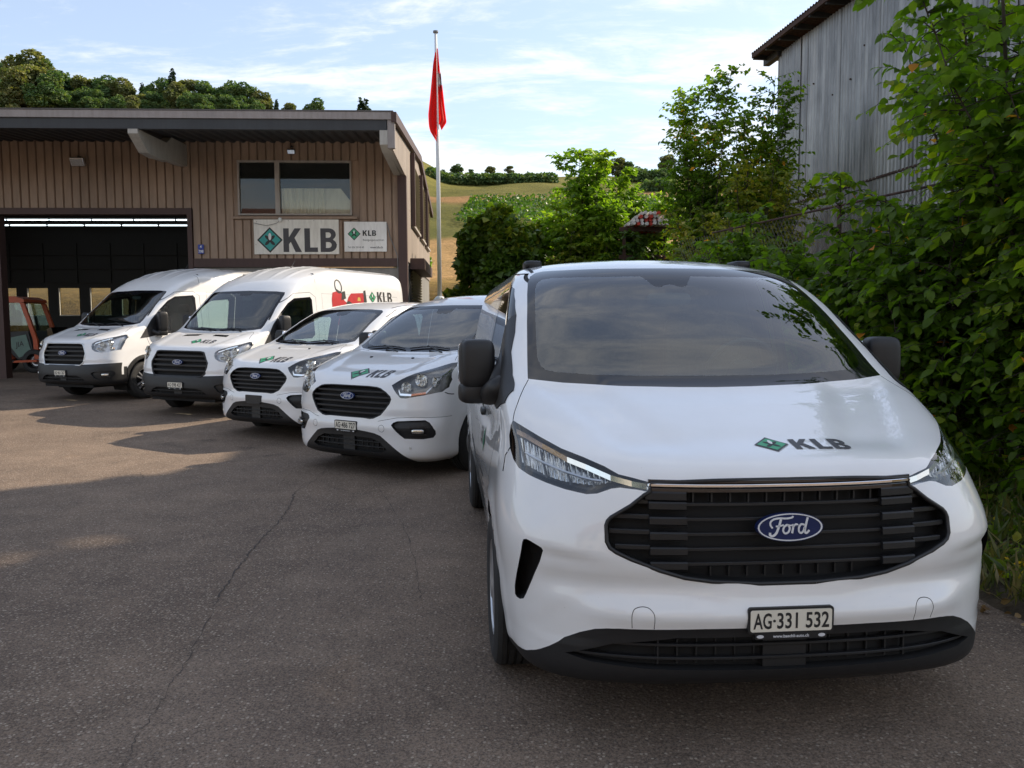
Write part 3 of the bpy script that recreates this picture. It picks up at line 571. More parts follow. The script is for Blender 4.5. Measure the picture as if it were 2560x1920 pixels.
def pip(px, py, poly):
    c = False; j = len(poly) - 1
    for i in range(len(poly)):
        xi, yi = poly[i]; xj, yj = poly[j]
        if (yi > py) != (yj > py) and px < (xj - xi) * (py - yi) / (yj - yi) + xi: c = not c
        j = i
    return c
AXI = {'F': (0, 2, 1), 'S': (1, 2, 0), 'T': (0, 1, 2)}
class Surf:
    def __init__(s, kind):
        s.kind = kind; G = body_grid(kind); nr, nc = G.shape[:2]; V = G.reshape(-1, 3)
        F = [(i * nc + j, i * nc + j + 1, (i + 1) * nc + j + 1, (i + 1) * nc + j) for i in range(nr - 1) for j in range(nc - 1)]
        s.bm = bm = bmesh.new(); bv = [bm.verts.new(p) for p in V]
        lay = bm.faces.layers.int.new('tag')
        for f in F: bm.faces.new([bv[k] for k in f])
        bmesh.ops.remove_doubles(bm, verts=bm.verts, dist=2e-4); bm.normal_update()
        bm.verts.index_update(); bm.faces.index_update()
        c0 = [f for f in bm.faces if f.calc_center_median().y < .2]; 
        if sum(f.normal.y for f in c0) > 0: bmesh.ops.reverse_faces(bm, faces=bm.faces[:]); bm.normal_update()
        s.bvh = BVHTree.FromBMesh(bm); s.fv = [[q.index for q in f.verts] for f in bm.faces]
        s.vn = [q.normal.copy() for q in bm.verts]; s.vc = [q.co.copy() for q in bm.verts]
        for k, q in enumerate(s.vc):
            if q.x < 1e-4 and .05 < q.y < RINGS[kind]['L'] - .05 or q.x < 1e-4: s.vn[k].x = 0; s.vn[k].normalize()
        s.lay = lay
    def normal(s, p):
        loc, n_, idx, d_ = s.bvh.find_nearest(p)
        ws = []; 
        for k in s.fv[idx]: ws.append((1 / ((s.vc[k] - loc).length_squared + 1e-7), k))
        # inverse-distance blend of the four corner normals, smooth across the quad
        v = Vector((0, 0, 0))
        for w_, k in ws: v += s.vn[k] * w_
        return v.normalized()
    def front(s, x, z):
        h = s.bvh.ray_cast(Vector((abs(x), -2, z)), Vector((0, 1, 0)))
        if h[0] is None: return None
        p = h[0].copy(); n_ = s.normal(p)
        if x < 0: p.x *= -1; n_.x *= -1
        return p, n_
    def top(s, x, y):
        h = s.bvh.ray_cast(Vector((abs(x), y, 5)), Vector((0, 0, -1)))
        if h[0] is None: return None
        p = h[0].copy(); n_ = s.normal(p)
        if x < 0: p.x *= -1; n_.x *= -1
        return p, n_
    def side(s, y, z, sx=1):
        h = s.bvh.ray_cast(Vector((3, y, z)), Vector((-1, 0, 0)))
        if h[0] is None: return None
        p = h[0].copy(); n_ = s.normal(p)
        if sx < 0: p.x *= -1; n_.x *= -1
        return p, n_
    def cut(s, pj, poly, tagid, flt, only=None):
        bm = s.bm; lay = s.lay; a0, a1, a2 = AXI[pj]; xs = [p[0] for p in poly]; ys = [p[1] for p in poly]
        x0, x1, y0, y1 = min(xs), max(xs), min(ys), max(ys); cand = []
        for f in bm.faces:
            fx = [q.co[a0] for q in f.verts]; fy = [q.co[a1] for q in f.verts]
            if max(fx) < x0 or min(fx) > x1 or max(fy) < y0 or min(fy) > y1: continue
            if not flt(f.calc_center_median()): continue
            if pj == 'T' and abs(f.normal.z) < .15 or pj == 'F' and f.normal.y > -.02 or pj == 'S' and f.normal.x < .1: continue
            cand.append(f)
        n = len(poly)
        for i in range(n):
            p = poly[i]; q = poly[(i + 1) % n]; dx, dy = q[0] - p[0], q[1] - p[1]; l_ = math.hypot(dx, dy)
            if l_ < 1e-6: continue
            nx, ny = dy / l_, -dx / l_; e = 1e-4; bx0, bx1 = min(p[0], q[0]) - e, max(p[0], q[0]) + e; by0, by1 = min(p[1], q[1]) - e, max(p[1], q[1]) + e
            sub = []
            for f in cand:
                if not f.is_valid: continue
                fx = [k.co[a0] for k in f.verts]; fy = [k.co[a1] for k in f.verts]
                if max(fx) < bx0 or min(fx) > bx1 or max(fy) < by0 or min(fy) > by1: continue
                ds = [(a - p[0]) * nx + (b_ - p[1]) * ny for a, b_ in zip(fx, fy)]
                if min(ds) > -1e-5 or max(ds) < 1e-5: continue
                sub.append(f)
            if not sub: continue
            co = [0, 0, 0]; no = [0, 0, 0]; co[a0] = p[0]; co[a1] = p[1]; no[a0] = nx; no[a1] = ny
            geom = set(sub)
            for f in sub: geom.update(f.edges); geom.update(f.verts)
            r_ = bmesh.ops.bisect_plane(bm, geom=list(geom), plane_co=co, plane_no=no, dist=1e-6)
            old = set(cand); cand += [g for g in r_['geom'] if isinstance(g, bmesh.types.BMFace) and g not in old]
        seen = set()
        for f in cand:
            if not f.is_valid or f in seen: continue
            seen.add(f); c = f.calc_center_median()
            if pip(c[a0], c[a1], poly):
                if only is not None and f[lay] not in only: continue
                f[lay] = tagid
VN = {}
def van_regions(kind):
    s = Surf(kind); names = ['body']
    for ay in AX[kind]:
        pass
    for pj, nm, poly, flt in SP[kind]:
        if nm not in names: names.append(nm)
        k = names.index(nm)
        if nm in ('gap', 'arch_trim'): only = {0} | {names.index(q) for q in ('bonnet', 'front_door') if q in names}
        else: only = None
        s.cut(pj, poly, k, flt, only)
    if 'wheel_hole' not in names: names.append('wheel_hole')
    for ay in AX[kind]: s.cut('S', circ(ay, .355, ARCH_R[kind], 40), names.index('wheel_hole'), lambda c: c.x > .62)
    reg = {}
    for f in s.bm.faces: reg.setdefault(names[f[s.lay]], []).append(f)
    out_ = {}
    for nm, fs in reg.items():
        vi = {}; V = []; F = []
        for f in fs:
            F.append([vi.setdefault(q, len(vi)) for q in f.verts])
        V = [None] * len(vi)
        for q, k in vi.items(): V[k] = q.co.copy()
        out_[nm] = (V, F, [s.normal(p) for p in V])
    return s, out_
def mirror(V, F, N): return [Vector((-p.x, p.y, p.z)) for p in V], [f[::-1] for f in F], [Vector((-n_.x, n_.y, n_.z)) for n_ in N]
def both(V, F, N):
    V2, F2, N2 = mirror(V, F, N); n = len(V); mp_ = {}
    VV = list(V); NN = list(N); idx = []
    for k, p in enumerate(V2):
        if abs(p.x) < 2e-5: idx.append(k)
        else: idx.append(len(VV)); VV.append(p); NN.append(N2[k])
    return VV, F + [[idx[i] for i in f] for f in F2], NN
def boundary(F):
    cnt = {}
    for f in F:
        for i in range(len(f)):
            a, b_ = f[i], f[(i + 1) % len(f)]; cnt[(a, b_)] = cnt.get((a, b_), 0) + 1
    return [(a, b_) for (a, b_) in cnt if (b_, a) not in cnt]
def bucket(V, F, N, depth, dirv=None, inner=0.0, skipx0=False):
    """recess: floor faces moved inwards plus walls"""
    d = [(-n_ * depth if dirv is None else Vector(dirv) * depth) for n_ in N]
    V2 = [p + q for p, q in zip(V, d)]; n = len(V)
    W = [(a, b_, b_ + n, a + n) for a, b_ in boundary(F) if not (skipx0 and abs(V[a].x) < 1e-4 and abs(V[b_].x) < 1e-4)]
    return list(V) + V2, [tuple(i + n for i in f) for f in F] + [(a, a_n, b_n, b_) for (a, b_, b_n, a_n) in W]
def split_pieces(name, V, F, mat, parent):
    par = list(range(len(V)))
    def fd_(a):
        while par[a] != a: par[a] = par[par[a]]; a = par[a]
        return a
    for f in F:
        for k in f[1:]: par[fd_(k)] = fd_(f[0])
    grp = {}
    for f in F: grp.setdefault(fd_(f[0]), []).append(f)
    for fs in grp.values():
        vi = {}; F2 = [[vi.setdefault(k, len(vi)) for k in f] for f in fs]; mesh_obj(name, [V[k] for k in vi], F2, mat, parent)
def xext(poly, z):
    best = 0
    for i in range(len(poly)):
        (x0, z0), (x1, z1) = poly[i], poly[(i + 1) % len(poly)]
        if (z0 - z) * (z1 - z) <= 0 and z0 != z1: best = max(best, x0 + (x1 - x0) * (z - z0) / (z1 - z0))
    return best
def bar(s, x0, x1, z, h, prot, depth, step=.04, zt=None):
    """horizontal bar following the front surface; front face sits `prot` ahead of the surface"""
    n = max(2, int(abs(x1 - x0) / step)); vs = []; fs = []
    for k in range(n + 1):
        x = x0 + (x1 - x0) * k / n; zz = z if zt is None else z + zt * (x * x)
        h_ = s.front(x, min(zz, .970) if s.kind == 'c23' else zz)
        y = h_[0].y if h_ else .1
        vs += [(x, y - prot, zz - h / 2 + .15 * h), (x, y - prot, zz + h / 2 - .15 * h), (x, y - prot + .15 * h, zz + h / 2), (x, y + depth, zz + h / 2), (x, y + depth, zz - h / 2), (x, y - prot + .15 * h, zz - h / 2)]
    for k in range(n):
        for i in range(6): a = k * 6 + i; b_ = k * 6 + (i + 1) % 6; fs.append((a, b_, b_ + 6, a + 6))
    fs += [tuple(range(5, -1, -1)), tuple(range(n * 6, n * 6 + 6))]
    return vs, fs
def decal(s, polys, proj, name, parent, off=.0018, sx=1, green='logo_green', blade='logo_grey', ink='logo_grey'):
    """flat print laid on the curved sheet metal: each shape triangulated finely and dropped on the surface"""
    by = {}
    for mt, o_, hs in polys:
        mt = {'GREEN': green, 'BLADE': blade, 'ink_black': ink}.get(mt, mt)
        by.setdefault((mt, polys.index((mt, o_, hs)) if False else mt), []).append((o_, hs))
    layer = 0
    res = []
    for (mt, _), shapes in by.items():
        layer += 1; V = []; F = []
        for o_, hs in shapes:
            mb = MB().prism(o_, 0, .001, holes=hs); tf = [f for f in mb.f if len(f) == 3 and min(f) >= len(mb.v) // 2]
            bm = bmesh.new(); vs = [bm.verts.new(q) for q in mb.v]
            for f in tf: bm.faces.new([vs[k] for k in f])
            bmesh.ops.delete(bm, geom=[q for q in bm.verts if not q.link_faces], context='VERTS')
            for _k in range(2):
                le = [e for e in bm.edges if e.calc_length() > .035]
                if le: bmesh.ops.subdivide_edges(bm, edges=le, cuts=1); bmesh.ops.triangulate(bm, faces=bm.faces[:])
            n0 = len(V); bm.verts.index_update()
            for q in bm.verts:
                h = s.top(q.co.x, q.co.y) if proj == 'T' else s.side(q.co.x, q.co.y, sx) if proj == 'S' else s.front(q.co.x, q.co.y)
                V.append(h[0] + h[1] * (off + .0008 * layer) if h else Vector((0, 0, -1)))
            F += [[q.index + n0 for q in f.verts] for f in bm.faces]; bm.free()
        res.append(mesh_obj(name, V, F, mt, parent))
    return res
def wheel(parent, x, y, kind, side, style):
    e_ = empty('wheel', (x * side, y, .345), 0, parent); 
    if side < 0: e_.rotation_euler = (0, 0, math.pi)
    rt = .345; tw = .215
    prof = [(.215, -tw + .02), (.30, -tw + .005), (.332, -tw + .018), (.345, -tw + .045)]
    for k in range(4):
        x_ = -tw + .06 + k * .033; prof += [(.345, x_), (.345, x_ + .020), (.336, x_ + .022), (.336, x_ + .028)]
    prof += [(.345, -.035), (.334, -.016), (.30, -.002), (.262, -.004), (.222, -.016)]
    ty = MB().lathe(prof, 48).build('tyre', 'rubber', e_, True); auto_smooth(ty, 30)
    rp = [(.222, -.016), (.214, -.012), (.206, -.020), (.198, -.05), (.195, -.17), (.0, -.17)]
    rim = MB().lathe(rp, 40).build('rim', 'lamp_bezel' if style == 'alloy' else 'rim_silver', e_, True); auto_smooth(rim, 35)
    sp_ = MB()
    ns = 5 if style == 'alloy' else 8
    for k in range(ns):
        a = 2 * math.pi * k / ns; Rm = Matrix.Rotation(a, 4, 'X')
        if style == 'alloy':
            for off in (-.022, .022): sp_.add([(-.018, .05 + 0 * off, off * .6 - .012), (-.018, .05, off * .6 + .012), (-.024, .205, off * 1.9 + .013), (-.024, .205, off * 1.9 - .013), (-.06, .05, off * .6 - .012), (-.06, .05, off * .6 + .012), (-.06, .205, off * 1.9 + .013), (-.06, .205, off * 1.9 - .013)], [(0, 1, 2, 3), (7, 6, 5, 4), (0, 3, 7, 4), (1, 5, 6, 2)], Rm)
        else: sp_.add([(-.010, .045, -.03), (-.010, .045, .03), (-.020, .208, .050), (-.020, .208, -.050), (-.05, .045, -.03), (-.05, .045, .03), (-.05, .208, .050), (-.05, .208, -.050)], [(0, 1, 2, 3), (7, 6, 5, 4), (0, 3, 7, 4), (1, 5, 6, 2)], Rm)
    sp_.lathe([(.060, -.05), (.060, -.012), (.045, -.004), (0, -.002)], 20)
    sp_.build('spokes', 'rim_silver', e_)
    return e_
def badge(parent, o_, up, w_, blue='badge_blue'):
    """oval plate with a ring and joined-up script"""
    h = w_ * .42; fr = frame(o_, (1, 0, 0), up)
    e_ = MB().prism(ellipse(0, 0, w_ / 2, h / 2, 40), -.02, 0, fr).build('badge', blue, parent)
    ring_o = ellipse(0, 0, w_ * .485, h * .475, 40); ring_i = ellipse(0, 0, w_ * .462, h * .435, 40)
    mb = MB().prism(ring_o, 0, .0015, fr, holes=[ring_i])
    k = w_ * .0098
    S = lambda pts, wd: mb.prism(ribbon([(x * k, y * k) for x, y in smooth_line(pts, 5)], [q * k for q in wd] if isinstance(wd, list) else wd * k), 0, .002, fr)
    # script strokes on a 100-wide grid
    S([(-27, -1), (-30, 3), (-30, 8), (-25, 12), (-16, 13.5), (-6, 13), (2, 14), (5, 16)], 2.6)            # top swash of the first letter
    S([(-14, 12), (-16, 5), (-19, -3), (-22, -9), (-27, -12.5), (-31, -11), (-31, -7.5)], 3.4)             # its stem
    S([(-22, 1.5), (-16, 2), (-10, 3.5)], 2.4)
    S([(-4, 4), (-9, 1), (-11, -5), (-8, -9), (-3, -7), (-1, -1), (-4, 4)], 2.8)                           # o
    S([(-4, 4), (1, 2.5), (5, 4)], 2.0)
    S([(5, 4), (4, -2), (2.5, -9)], 3.0); S([(4, 0), (8, 4), (11, 3.5), (11, 1)], 2.6)                      # r
    S([(22, 3), (17, 4), (13.5, 0), (13, -6), (16, -9), (20, -6), (22, 0)], 2.8)                            # d bowl
    S([(27, 14), (24.5, 5), (22.5, -3), (22.5, -8), (25, -9), (29, -5)], 3.0)
    mb.build('lettering', 'badge_white', e_)
    return e_
def plate(parent, y, z, text_l, text_r, strip_text=None, with_plate=True):
    e_ = MB().prism(rrect(0, 0, .312, .094, .012), -.016, 0, frame((0, y, z), (1, 0, 0), (0, 0, 1))).build('number_plate', 'black_plastic', parent)
    fr = frame((0, y - .0005, z), (1, 0, 0), (0, 0, 1))
    if with_plate:
        MB().prism(rrect(0, 0, .296, .078, .008), 0, .002, fr).build('plate_face', 'plate_white', e_)
        v1, f1 = text_geo(text_l, .086, .0016, .70); v2, f2 = text_geo(text_r, .086, .0016, .70)
        mb = MB()
        def place(vs, fs, x0, x1):
            a, b_ = min(q[0] for q in vs), max(q[0] for q in vs); c_, d_ = min(q[1] for q in vs), max(q[1] for q in vs); k = (x1 - x0) / (b_ - a); ky = .058 / (d_ - c_)
            mb.add([(x0 + (q[0] - a) * k, (q[1] - (c_ + d_) / 2) * ky, .0028) for q in vs], fs, fr)
        place(v1, f1, -.138, -.072); place(v2, f2, -.052, .138); mb.prism(ellipse(-.062, 0, .005, .005, 12), .0022, .003, fr)
        mb.build('lettering', 'ink_black', e_)
    sb = MB().prism(rrect(0, -.056, .26, .022, .004), -.014, .001, fr)
    sb.build('plate_holder', 'black_plastic', e_)
    if strip_text:
        vs, fs = text_geo(strip_text, .0155, .0003, 1.0); mb = MB().add([(q[0], q[1] - .056, .0022) for q in vs], fs, fr)
        for sx in (-1, 1): mb.prism(ellipse(sx * .112, -.056, .013, .0062, 16), .001, .0016, fr)
        mb.build('lettering', 'badge_white', e_)
    if not with_plate:
        mb = MB()
        for sx in (-1, 1):
            for k in range(4): mb.box((sx * .10, .03 - k * .02, .001), (.05, .004, .002), fr)
        mb.build('holder_clips', 'lamp_bezel', e_)
    return e_
def seat(parent, x, y, w_):
    e_ = empty('seat', (x, y, 0), 0, parent)
    mb = MB().sell((0, 0, .98), (w_ / 2, .27, .09), .35, 10); a = mb.build('seat_cushion', 'seat_fabric', e_, True)
    MB().sell((0, .30, 1.28), (w_ / 2 * .95, .09, .33), .35, 10).build('backrest', 'seat_fabric', e_, True)
    for hx in ((0,) if w_ < .7 else (-w_ / 4, w_ / 4)): MB().sell((hx, .33, 1.68), (.13, .06, .10), .5, 8).build('headrest', 'seat_fabric', e_, True)
    MB().box((0, 0, .75), (w_ * .8, .4, .35)).build('seat_base', 'dash_plastic', e_)
CFG = {'c23': dict(cowl=1.27, wy=.86, belt=1.18, roofz=1.93, bulk=2.45, roofy=3.4, ped=.0, tilt=34),
       'c18': dict(cowl=1.26, wy=.98, belt=1.17, roofz=1.91, bulk=2.45, roofy=3.4, ped=0, tilt=34),
       'tr': dict(cowl=1.34, wy=.94, belt=1.25, roofz=2.5, bulk=2.50, roofy=3.8, ped=.1, tilt=42)}
def build_van(kind, name):
    s, reg = van_regions(kind); VN[kind] = s; c = CFG[kind]; L = RINGS[kind]['L']; root = empty(name)
    P = lambda nm: next((p for (_, n_, p, _f) in SP[kind] if n_ == nm), None)
    V, F, N = both(*reg['body']); body = mesh_obj('body', V, F, 'white_paint', root, normals=N)
    V, F, N = both(*reg['bonnet']); mesh_obj('bonnet', V, F, 'white_paint', root, normals=N)
    if 'gap' in reg:
        V, F, N = both(*reg['gap']); split_pieces('shut_line', [p - n_ * .007 for p, n_ in zip(V, N)], F, 'gap_black', body)
    V, F, N = both(*reg['windshield_frit']); fr_ = mesh_obj('windshield_surround', V, F, 'frit_black', root, normals=N)
    V, F, N = both(*reg['windshield']); mesh_obj('windshield', V, F, 'windshield_glass', root, normals=N)
    V, F, N = both(*reg['grille']); Vb, Fb = bucket(V, F, N, .07, (0, 1, 0)); gr = mesh_obj('grille', Vb, Fb, 'dark_recess', root)
    if 'bumper_trim' in reg:
        V, F, N = both(*reg['bumper_trim']); mesh_obj('bumper_trim', V, F, 'black_plastic', root, normals=N)
    if 'lower_intake' in reg:
        V, F, N = both(*reg['lower_intake']); Vb, Fb = bucket(V, F, N, .05, (0, 1, 0)); li = mesh_obj('lower_intake', Vb, Fb, 'dark_recess', root)
        poly = P('lower_intake'); zs_ = [p[1] for p in poly]; zm = (max(zs_) + min(zs_)) / 2
        for zz in ((zm - .022, zm + .028) if kind != 'tr' else (zm,)):
            xe = xext(poly, zz) - .01; v_, f_ = bar(s, -xe, xe, zz, .010, -.012, .03); mesh_obj('intake_bar', v_, f_, 'black_plastic', li)
        MB().box((0, .062, zm), (.16, .03, max(zs_) - min(zs_) - .004)).build('sensor_cover', 'black_plastic', li)
        for k in range(14):
            x_ = -.46 + k * .0707
            if abs(x_) > .09: MB().box((x_, .075, zm), (.006, .02, .09)).build('intake_fin', 'black_plastic', li)
    for sx in (1, -1):
        sel = lambda nm: reg[nm] if sx > 0 else mirror(*reg[nm])
        # ---- headlight: bucket, reflectors, light strip and clear lens
        V, F, N = sel('headlight'); Vb, Fb = bucket(V, F, N, .085, (-.25 * sx, .97, -.02))
        hl = mesh_obj('headlight', Vb, Fb, 'lamp_bezel' if kind == 'c23' else 'lamp_warm' if kind == 'c18' else 'rim_silver', root); mesh_obj('lens', V, F, 'clear_lens', hl, normals=N)
        poly = P('headlight'); cxs = [p[0] for p in poly]; czs = [p[1] for p in poly]
        def on(x, z, d):
            h = s.front(x, z)
            return Vector((x * sx, (h[0].y if h else .2) + d, z))
        if kind == 'c23': cells = []; edge = [(.915, 1.11), (.885, 1.10), (.83, 1.075), (.75, 1.040), (.69, 1.022), (.61, .992), (.54, .976), (.49, .968)]
        elif kind == 'c18': cells = [(.80, 1.02, .075, .062), (.685, .955, .060, .050), (.905, 1.0, .032, .050)]; edge = [(.62, .925), (.64, .885), (.75, .880), (.87, .90), (.90, .95), (.93, 1.05), (.935, 1.12)]
        else: cells = [(.80, 1.03, .075, .050), (.90, 1.05, .05, .055), (.78, .945, .07, .025), (.93, .95, .04, .03)]; edge = [(.69, 1.0), (.70, 1.04), (.80, 1.085), (.90, 1.13)]
        for (cx2, cz2, ra, rb) in cells:
            p = on(cx2, cz2, .070 if kind != 'c23' else .062)
            mb = MB(); n = 20; vs = []; fs = []
            for i in range(7):
                f_ = 1 - i / 6; 
                for k in range(n):
                    th = 2 * math.pi * k / n; vs.append((p.x + ra * (.25 + .75 * f_ ** .6) * math.cos(th), p.y - .05 * f_, p.z + rb * (.25 + .75 * f_ ** .6) * math.sin(th)))
            for i in range(6):
                for k in range(n): fs.append((i * n + k, i * n + (k + 1) % n, (i + 1) * n + (k + 1) % n, (i + 1) * n + k))
            mb.add(vs, fs); mb.sell((p.x, p.y, p.z), (ra * .55, .03, rb * .7), .9, 8)
            for k in range(5): mb.box((p.x - ra * .7 + k * ra * .35, p.y - .022, p.z - rb * .2), (.003, .03, rb * 1.1))
            mb.box((p.x, p.y - .03, p.z + rb * .15), (ra * 1.7, .02, .003))
            mb.build('reflector', 'reflector', hl, True)
        if kind == 'c23':      # fluted optic behind the lens
            v_ = []; f_ = []; n = 96
            for k in range(n + 1):
                x_ = .60 + .305 * k / n; zl_ = float(np.interp(x_, [.60, .664, .771, .829, .90], [.968, .952, .956, .968, .995])) + .006; zh_ = float(np.interp(x_, [.60, .70, .80, .90], [.985, 1.010, 1.048, 1.085]))
                a, b_ = on(x_, zl_, .052 + .007 * math.sin(x_ * 330)), on(x_, zh_, .052 + .007 * math.sin(x_ * 330 + .6)); v_ += [a, b_]
                if k: q = 2 * k; f_.append((q - 2, q, q + 1, q - 1) if sx > 0 else (q - 2, q - 1, q + 1, q))
            mesh_obj('optic', v_, f_, 'reflector', hl)
            for xa in (.665, .745, .825, .895):       # dark dividers between the light modules
                zl_ = float(np.interp(xa, [.60, .664, .771, .829, .90], [.968, .952, .956, .968, .995])); zh_ = float(np.interp(xa, [.60, .70, .80, .90], [.985, 1.010, 1.048, 1.085])); a, b_ = on(xa, zl_, .030), on(xa + .012, zh_, .030)
                MB().tube([a, b_], .0045, 5).build('module_divider', 'lamp_bezel', hl)
            pts_ = [on(x_, float(np.interp(x_, [.60, .664, .771, .829, .90], [.968, .952, .956, .968, .995])) * .45 + float(np.interp(x_, [.60, .70, .80, .90], [.985, 1.010, 1.048, 1.085])) * .55, .028) for x_ in np.linspace(.64, .89, 9)]
            MB().tube(pts_, .0055, 5).build('module_divider', 'satin_metal', hl)
        mb = MB()
        for i in range(len(edge) - 1):
            a, b_ = on(*edge[i], .018), on(*edge[i + 1], .018); hgt = .010
            mb.add([a + Vector((0, 0, -hgt)), b_ + Vector((0, 0, -hgt)), b_ + Vector((0, .004, hgt)), a + Vector((0, .004, hgt)), a + Vector((0, .02, hgt)), b_ + Vector((0, .02, hgt))], [(0, 1, 2, 3), (3, 2, 5, 4)])
        mb.build('light_strip', 'chrome', hl)
        if kind == 'tr':
            p = on(cxs[0] - .02 if kind == 'c23' else .95, 1.06 if kind == 'c23' else .95, .03); MB().sell(tuple(p), (.012, .01, .018), .6, 6).build('side_reflector', 'amber', hl, True)
        V, F, N = sel('front_door'); mesh_obj('front_door', V, F, 'white_paint', root, normals=N)
        # ---- side glazing
        V, F, N = sel('sail'); mesh_obj('mirror_base', [p + n_ * .004 for p, n_ in zip(V, N)], F, 'black_plastic', root, normals=N)
        V, F, N = sel('window_rubber'); mesh_obj('window_surround', V, F, 'frit_black', root, normals=N)
        V, F, N = sel('door_glass'); mesh_obj('side_window', V, F, 'side_glass', root, normals=N)
        if 'air_curtain' in reg:
            V, F, N = sel('air_curtain'); Vb, Fb = bucket(V, F, N, .09, (-.2 * sx, .98, 0)); mesh_obj('air_vent', Vb, Fb, 'dark_recess', root)
        if 'fog_bezel' in reg:
            V, F, N = sel('fog_bezel'); Vb, Fb = bucket(V, F, N, .035, (0, 1, 0)); fb = mesh_obj('fog_light', Vb, Fb, 'black_plastic', root)
            fx, fz = (.83, .525) if kind == 'c18' else (.90, .485); p = on(fx, fz, .02)
            yawf = Matrix.Translation(p) @ Matrix.Rotation(R(32 * sx), 4, 'Z')
            MB().sell((0, 0, 0), (.062, .02, .022), .45, 10, yawf).build('lamp', 'reflector', fb, True)
            MB().sell((0, -.012, 0), (.066, .02, .026), .45, 10, yawf).build('lens', 'clear_lens', fb, True)
            MB().box((0, .0, .034), (.16, .03, .006), yawf).box((0, 0, -.034), (.16, .03, .006), yawf).build('fog_bezel', 'black_plastic', fb)
        if 'arch_trim' in reg:
            V, F, N = sel('arch_trim'); mesh_obj('arch_trim', [p + n_ * .006 for p, n_ in zip(V, N)], F, 'black_plastic', root, normals=N)
        if 'hood_slot' in reg:
            V, F, N = sel('hood_slot'); Vb, Fb = bucket(V, F, N, .03, (0, 0, -1)); hs_ = mesh_obj('hood_intake', Vb, Fb, 'dark_recess', root)
            for k in range(6):
                x_ = (.18 + k * .05) * sx; h = s.top(x_, .69); MB().box((x_, .69, h[0].z - .012), (.008, .09, .015)).build('intake_rib', 'black_plastic', hs_)
        # ---- door mirror
        my = 1.33 if kind == 'c23' else 1.25; mz = {'c23': 1.345, 'c18': 1.33, 'tr': 1.42}[kind]; mh = {'c23': .122, 'c18': .13, 'tr': .19}[kind]
        mx_ = {'c23': 1.050, 'c18': 1.05, 'tr': 1.13}[kind]
        fold = kind != 'c23'
        if fold: my = 1.36; mx_ = {'c18': .985, 'tr': 1.05}[kind]
        mr_ = empty('door_mirror', (mx_ * sx, my, mz), 0, root)
        ya = Matrix.Rotation(R((72 if fold else -8) * sx), 4, 'Z')
        MB().sell((0, 0, .01), (.094 if kind != 'c23' else .086, .075, mh), .42, 14, ya).build('mirror_housing', 'black_plastic', mr_, True)
        MB().sell((0, .045, .01), (.085, .045, mh * .88), .3, 10, ya).build('mirror_glass', 'chrome', mr_, True)
        base_ = MB().sell((-.01 * sx, .01, -mh - .012), (.100, .070, .055), .5, 12, ya)
        jx = ({'c23': .955, 'c18': .93, 'tr': .965}[kind] - mx_) * sx; jz = {'c23': 1.14, 'c18': 1.14, 'tr': 1.24}[kind] - mz
        if fold: base_.tube([(0, -.02, -mh - .01), (-.02 * sx, -.10, -mh - .03), (jx * 1.1, -.18, jz + .02)], [.045, .045, .04], 12)
        else:
            base_.tube([(-.02 * sx, .01, -mh - .015), (-.06 * sx, -.01, -mh - .02), (jx * .75, -.09, -mh - .01), (jx * 1.05, -.22, -mh + .03), (jx * 1.3, -.25, -mh + .05)], [.052, .055, .058, .060, .04], 14)
            base_.tube([(jx * .9, -.20, -mh + .02), (jx * 1.25, -.10, -mh + .12), (jx * 1.45, .02, -mh + .20)], [.05, .035, .012], 10)
        base_.build('mirror_arm', 'black_plastic', mr_, True)
        if kind == 'tr': MB().sell((.09 * sx, -.02, -mh + .06), (.02, .05, .045), .6, 8, ya).build('indicator', 'clear_lens', mr_, True)
        # ---- door handle, roof fittings
        hp = s.side(2.22, 1.02, sx)[0]; MB().sell((hp.x + .012 * sx, 2.22, 1.02), (.018, .085, .022), .5, 8).build('door_handle', 'black_plastic' if kind != 'tr' else 'black_plastic', root, True)
        if kind == 'c23':
            hp = s.top(.66, 2.35)[0]; MB().sell((.66 * sx, 2.35, hp.z + .012), (.055, .10, .026), .45, 8).build('roof_cap', 'black_plastic', root, True)
        if kind != 'tr':
            v_ = []; f_ = []
            for k in range(24):
                y_ = 1.95 + k * .11; h = s.top(.70, y_)[0]
                v_ += [(.693 * sx, y_, h.z + .003), (.712 * sx, y_, h.z + .001)]
                if k: a = 2 * k; f_.append((a - 2, a - 1, a + 1, a))
            mesh_obj('roof_seam', v_, f_, 'gap_black', root)
        # ---- wheels and wheel wells
        for wi, ay in enumerate(AX[kind]):
            wheel(root, {'c23': 1.012, 'c18': .975, 'tr': .995}[kind], ay, kind, sx, 'alloy' if kind == 'tr' else 'cover')
            rr = ARCH_R[kind] + .012; mb = MB(); n = 24; vs = []; fs = []
            xo = .955
            for k in range(n + 1):
                th = R(-25 + 230 * k / n); yy, zz = ay + rr * math.cos(th), .355 + rr * math.sin(th)
                vs += [(xo * sx, yy, zz), (.60 * sx, yy, zz)]
                if k: a = 2 * k; fs.append((a - 2, a, a + 1, a - 1))
            nn = len(vs); vs.append((.60 * sx, ay, .355)); fs += [(2 * k + 1, 2 * k + 3, nn) for k in range(n)]
            mb.add(vs, fs).build('wheel_well', 'dark_recess', root)
    # ---- grille bars, emblem, plate
    poly = P('grille')
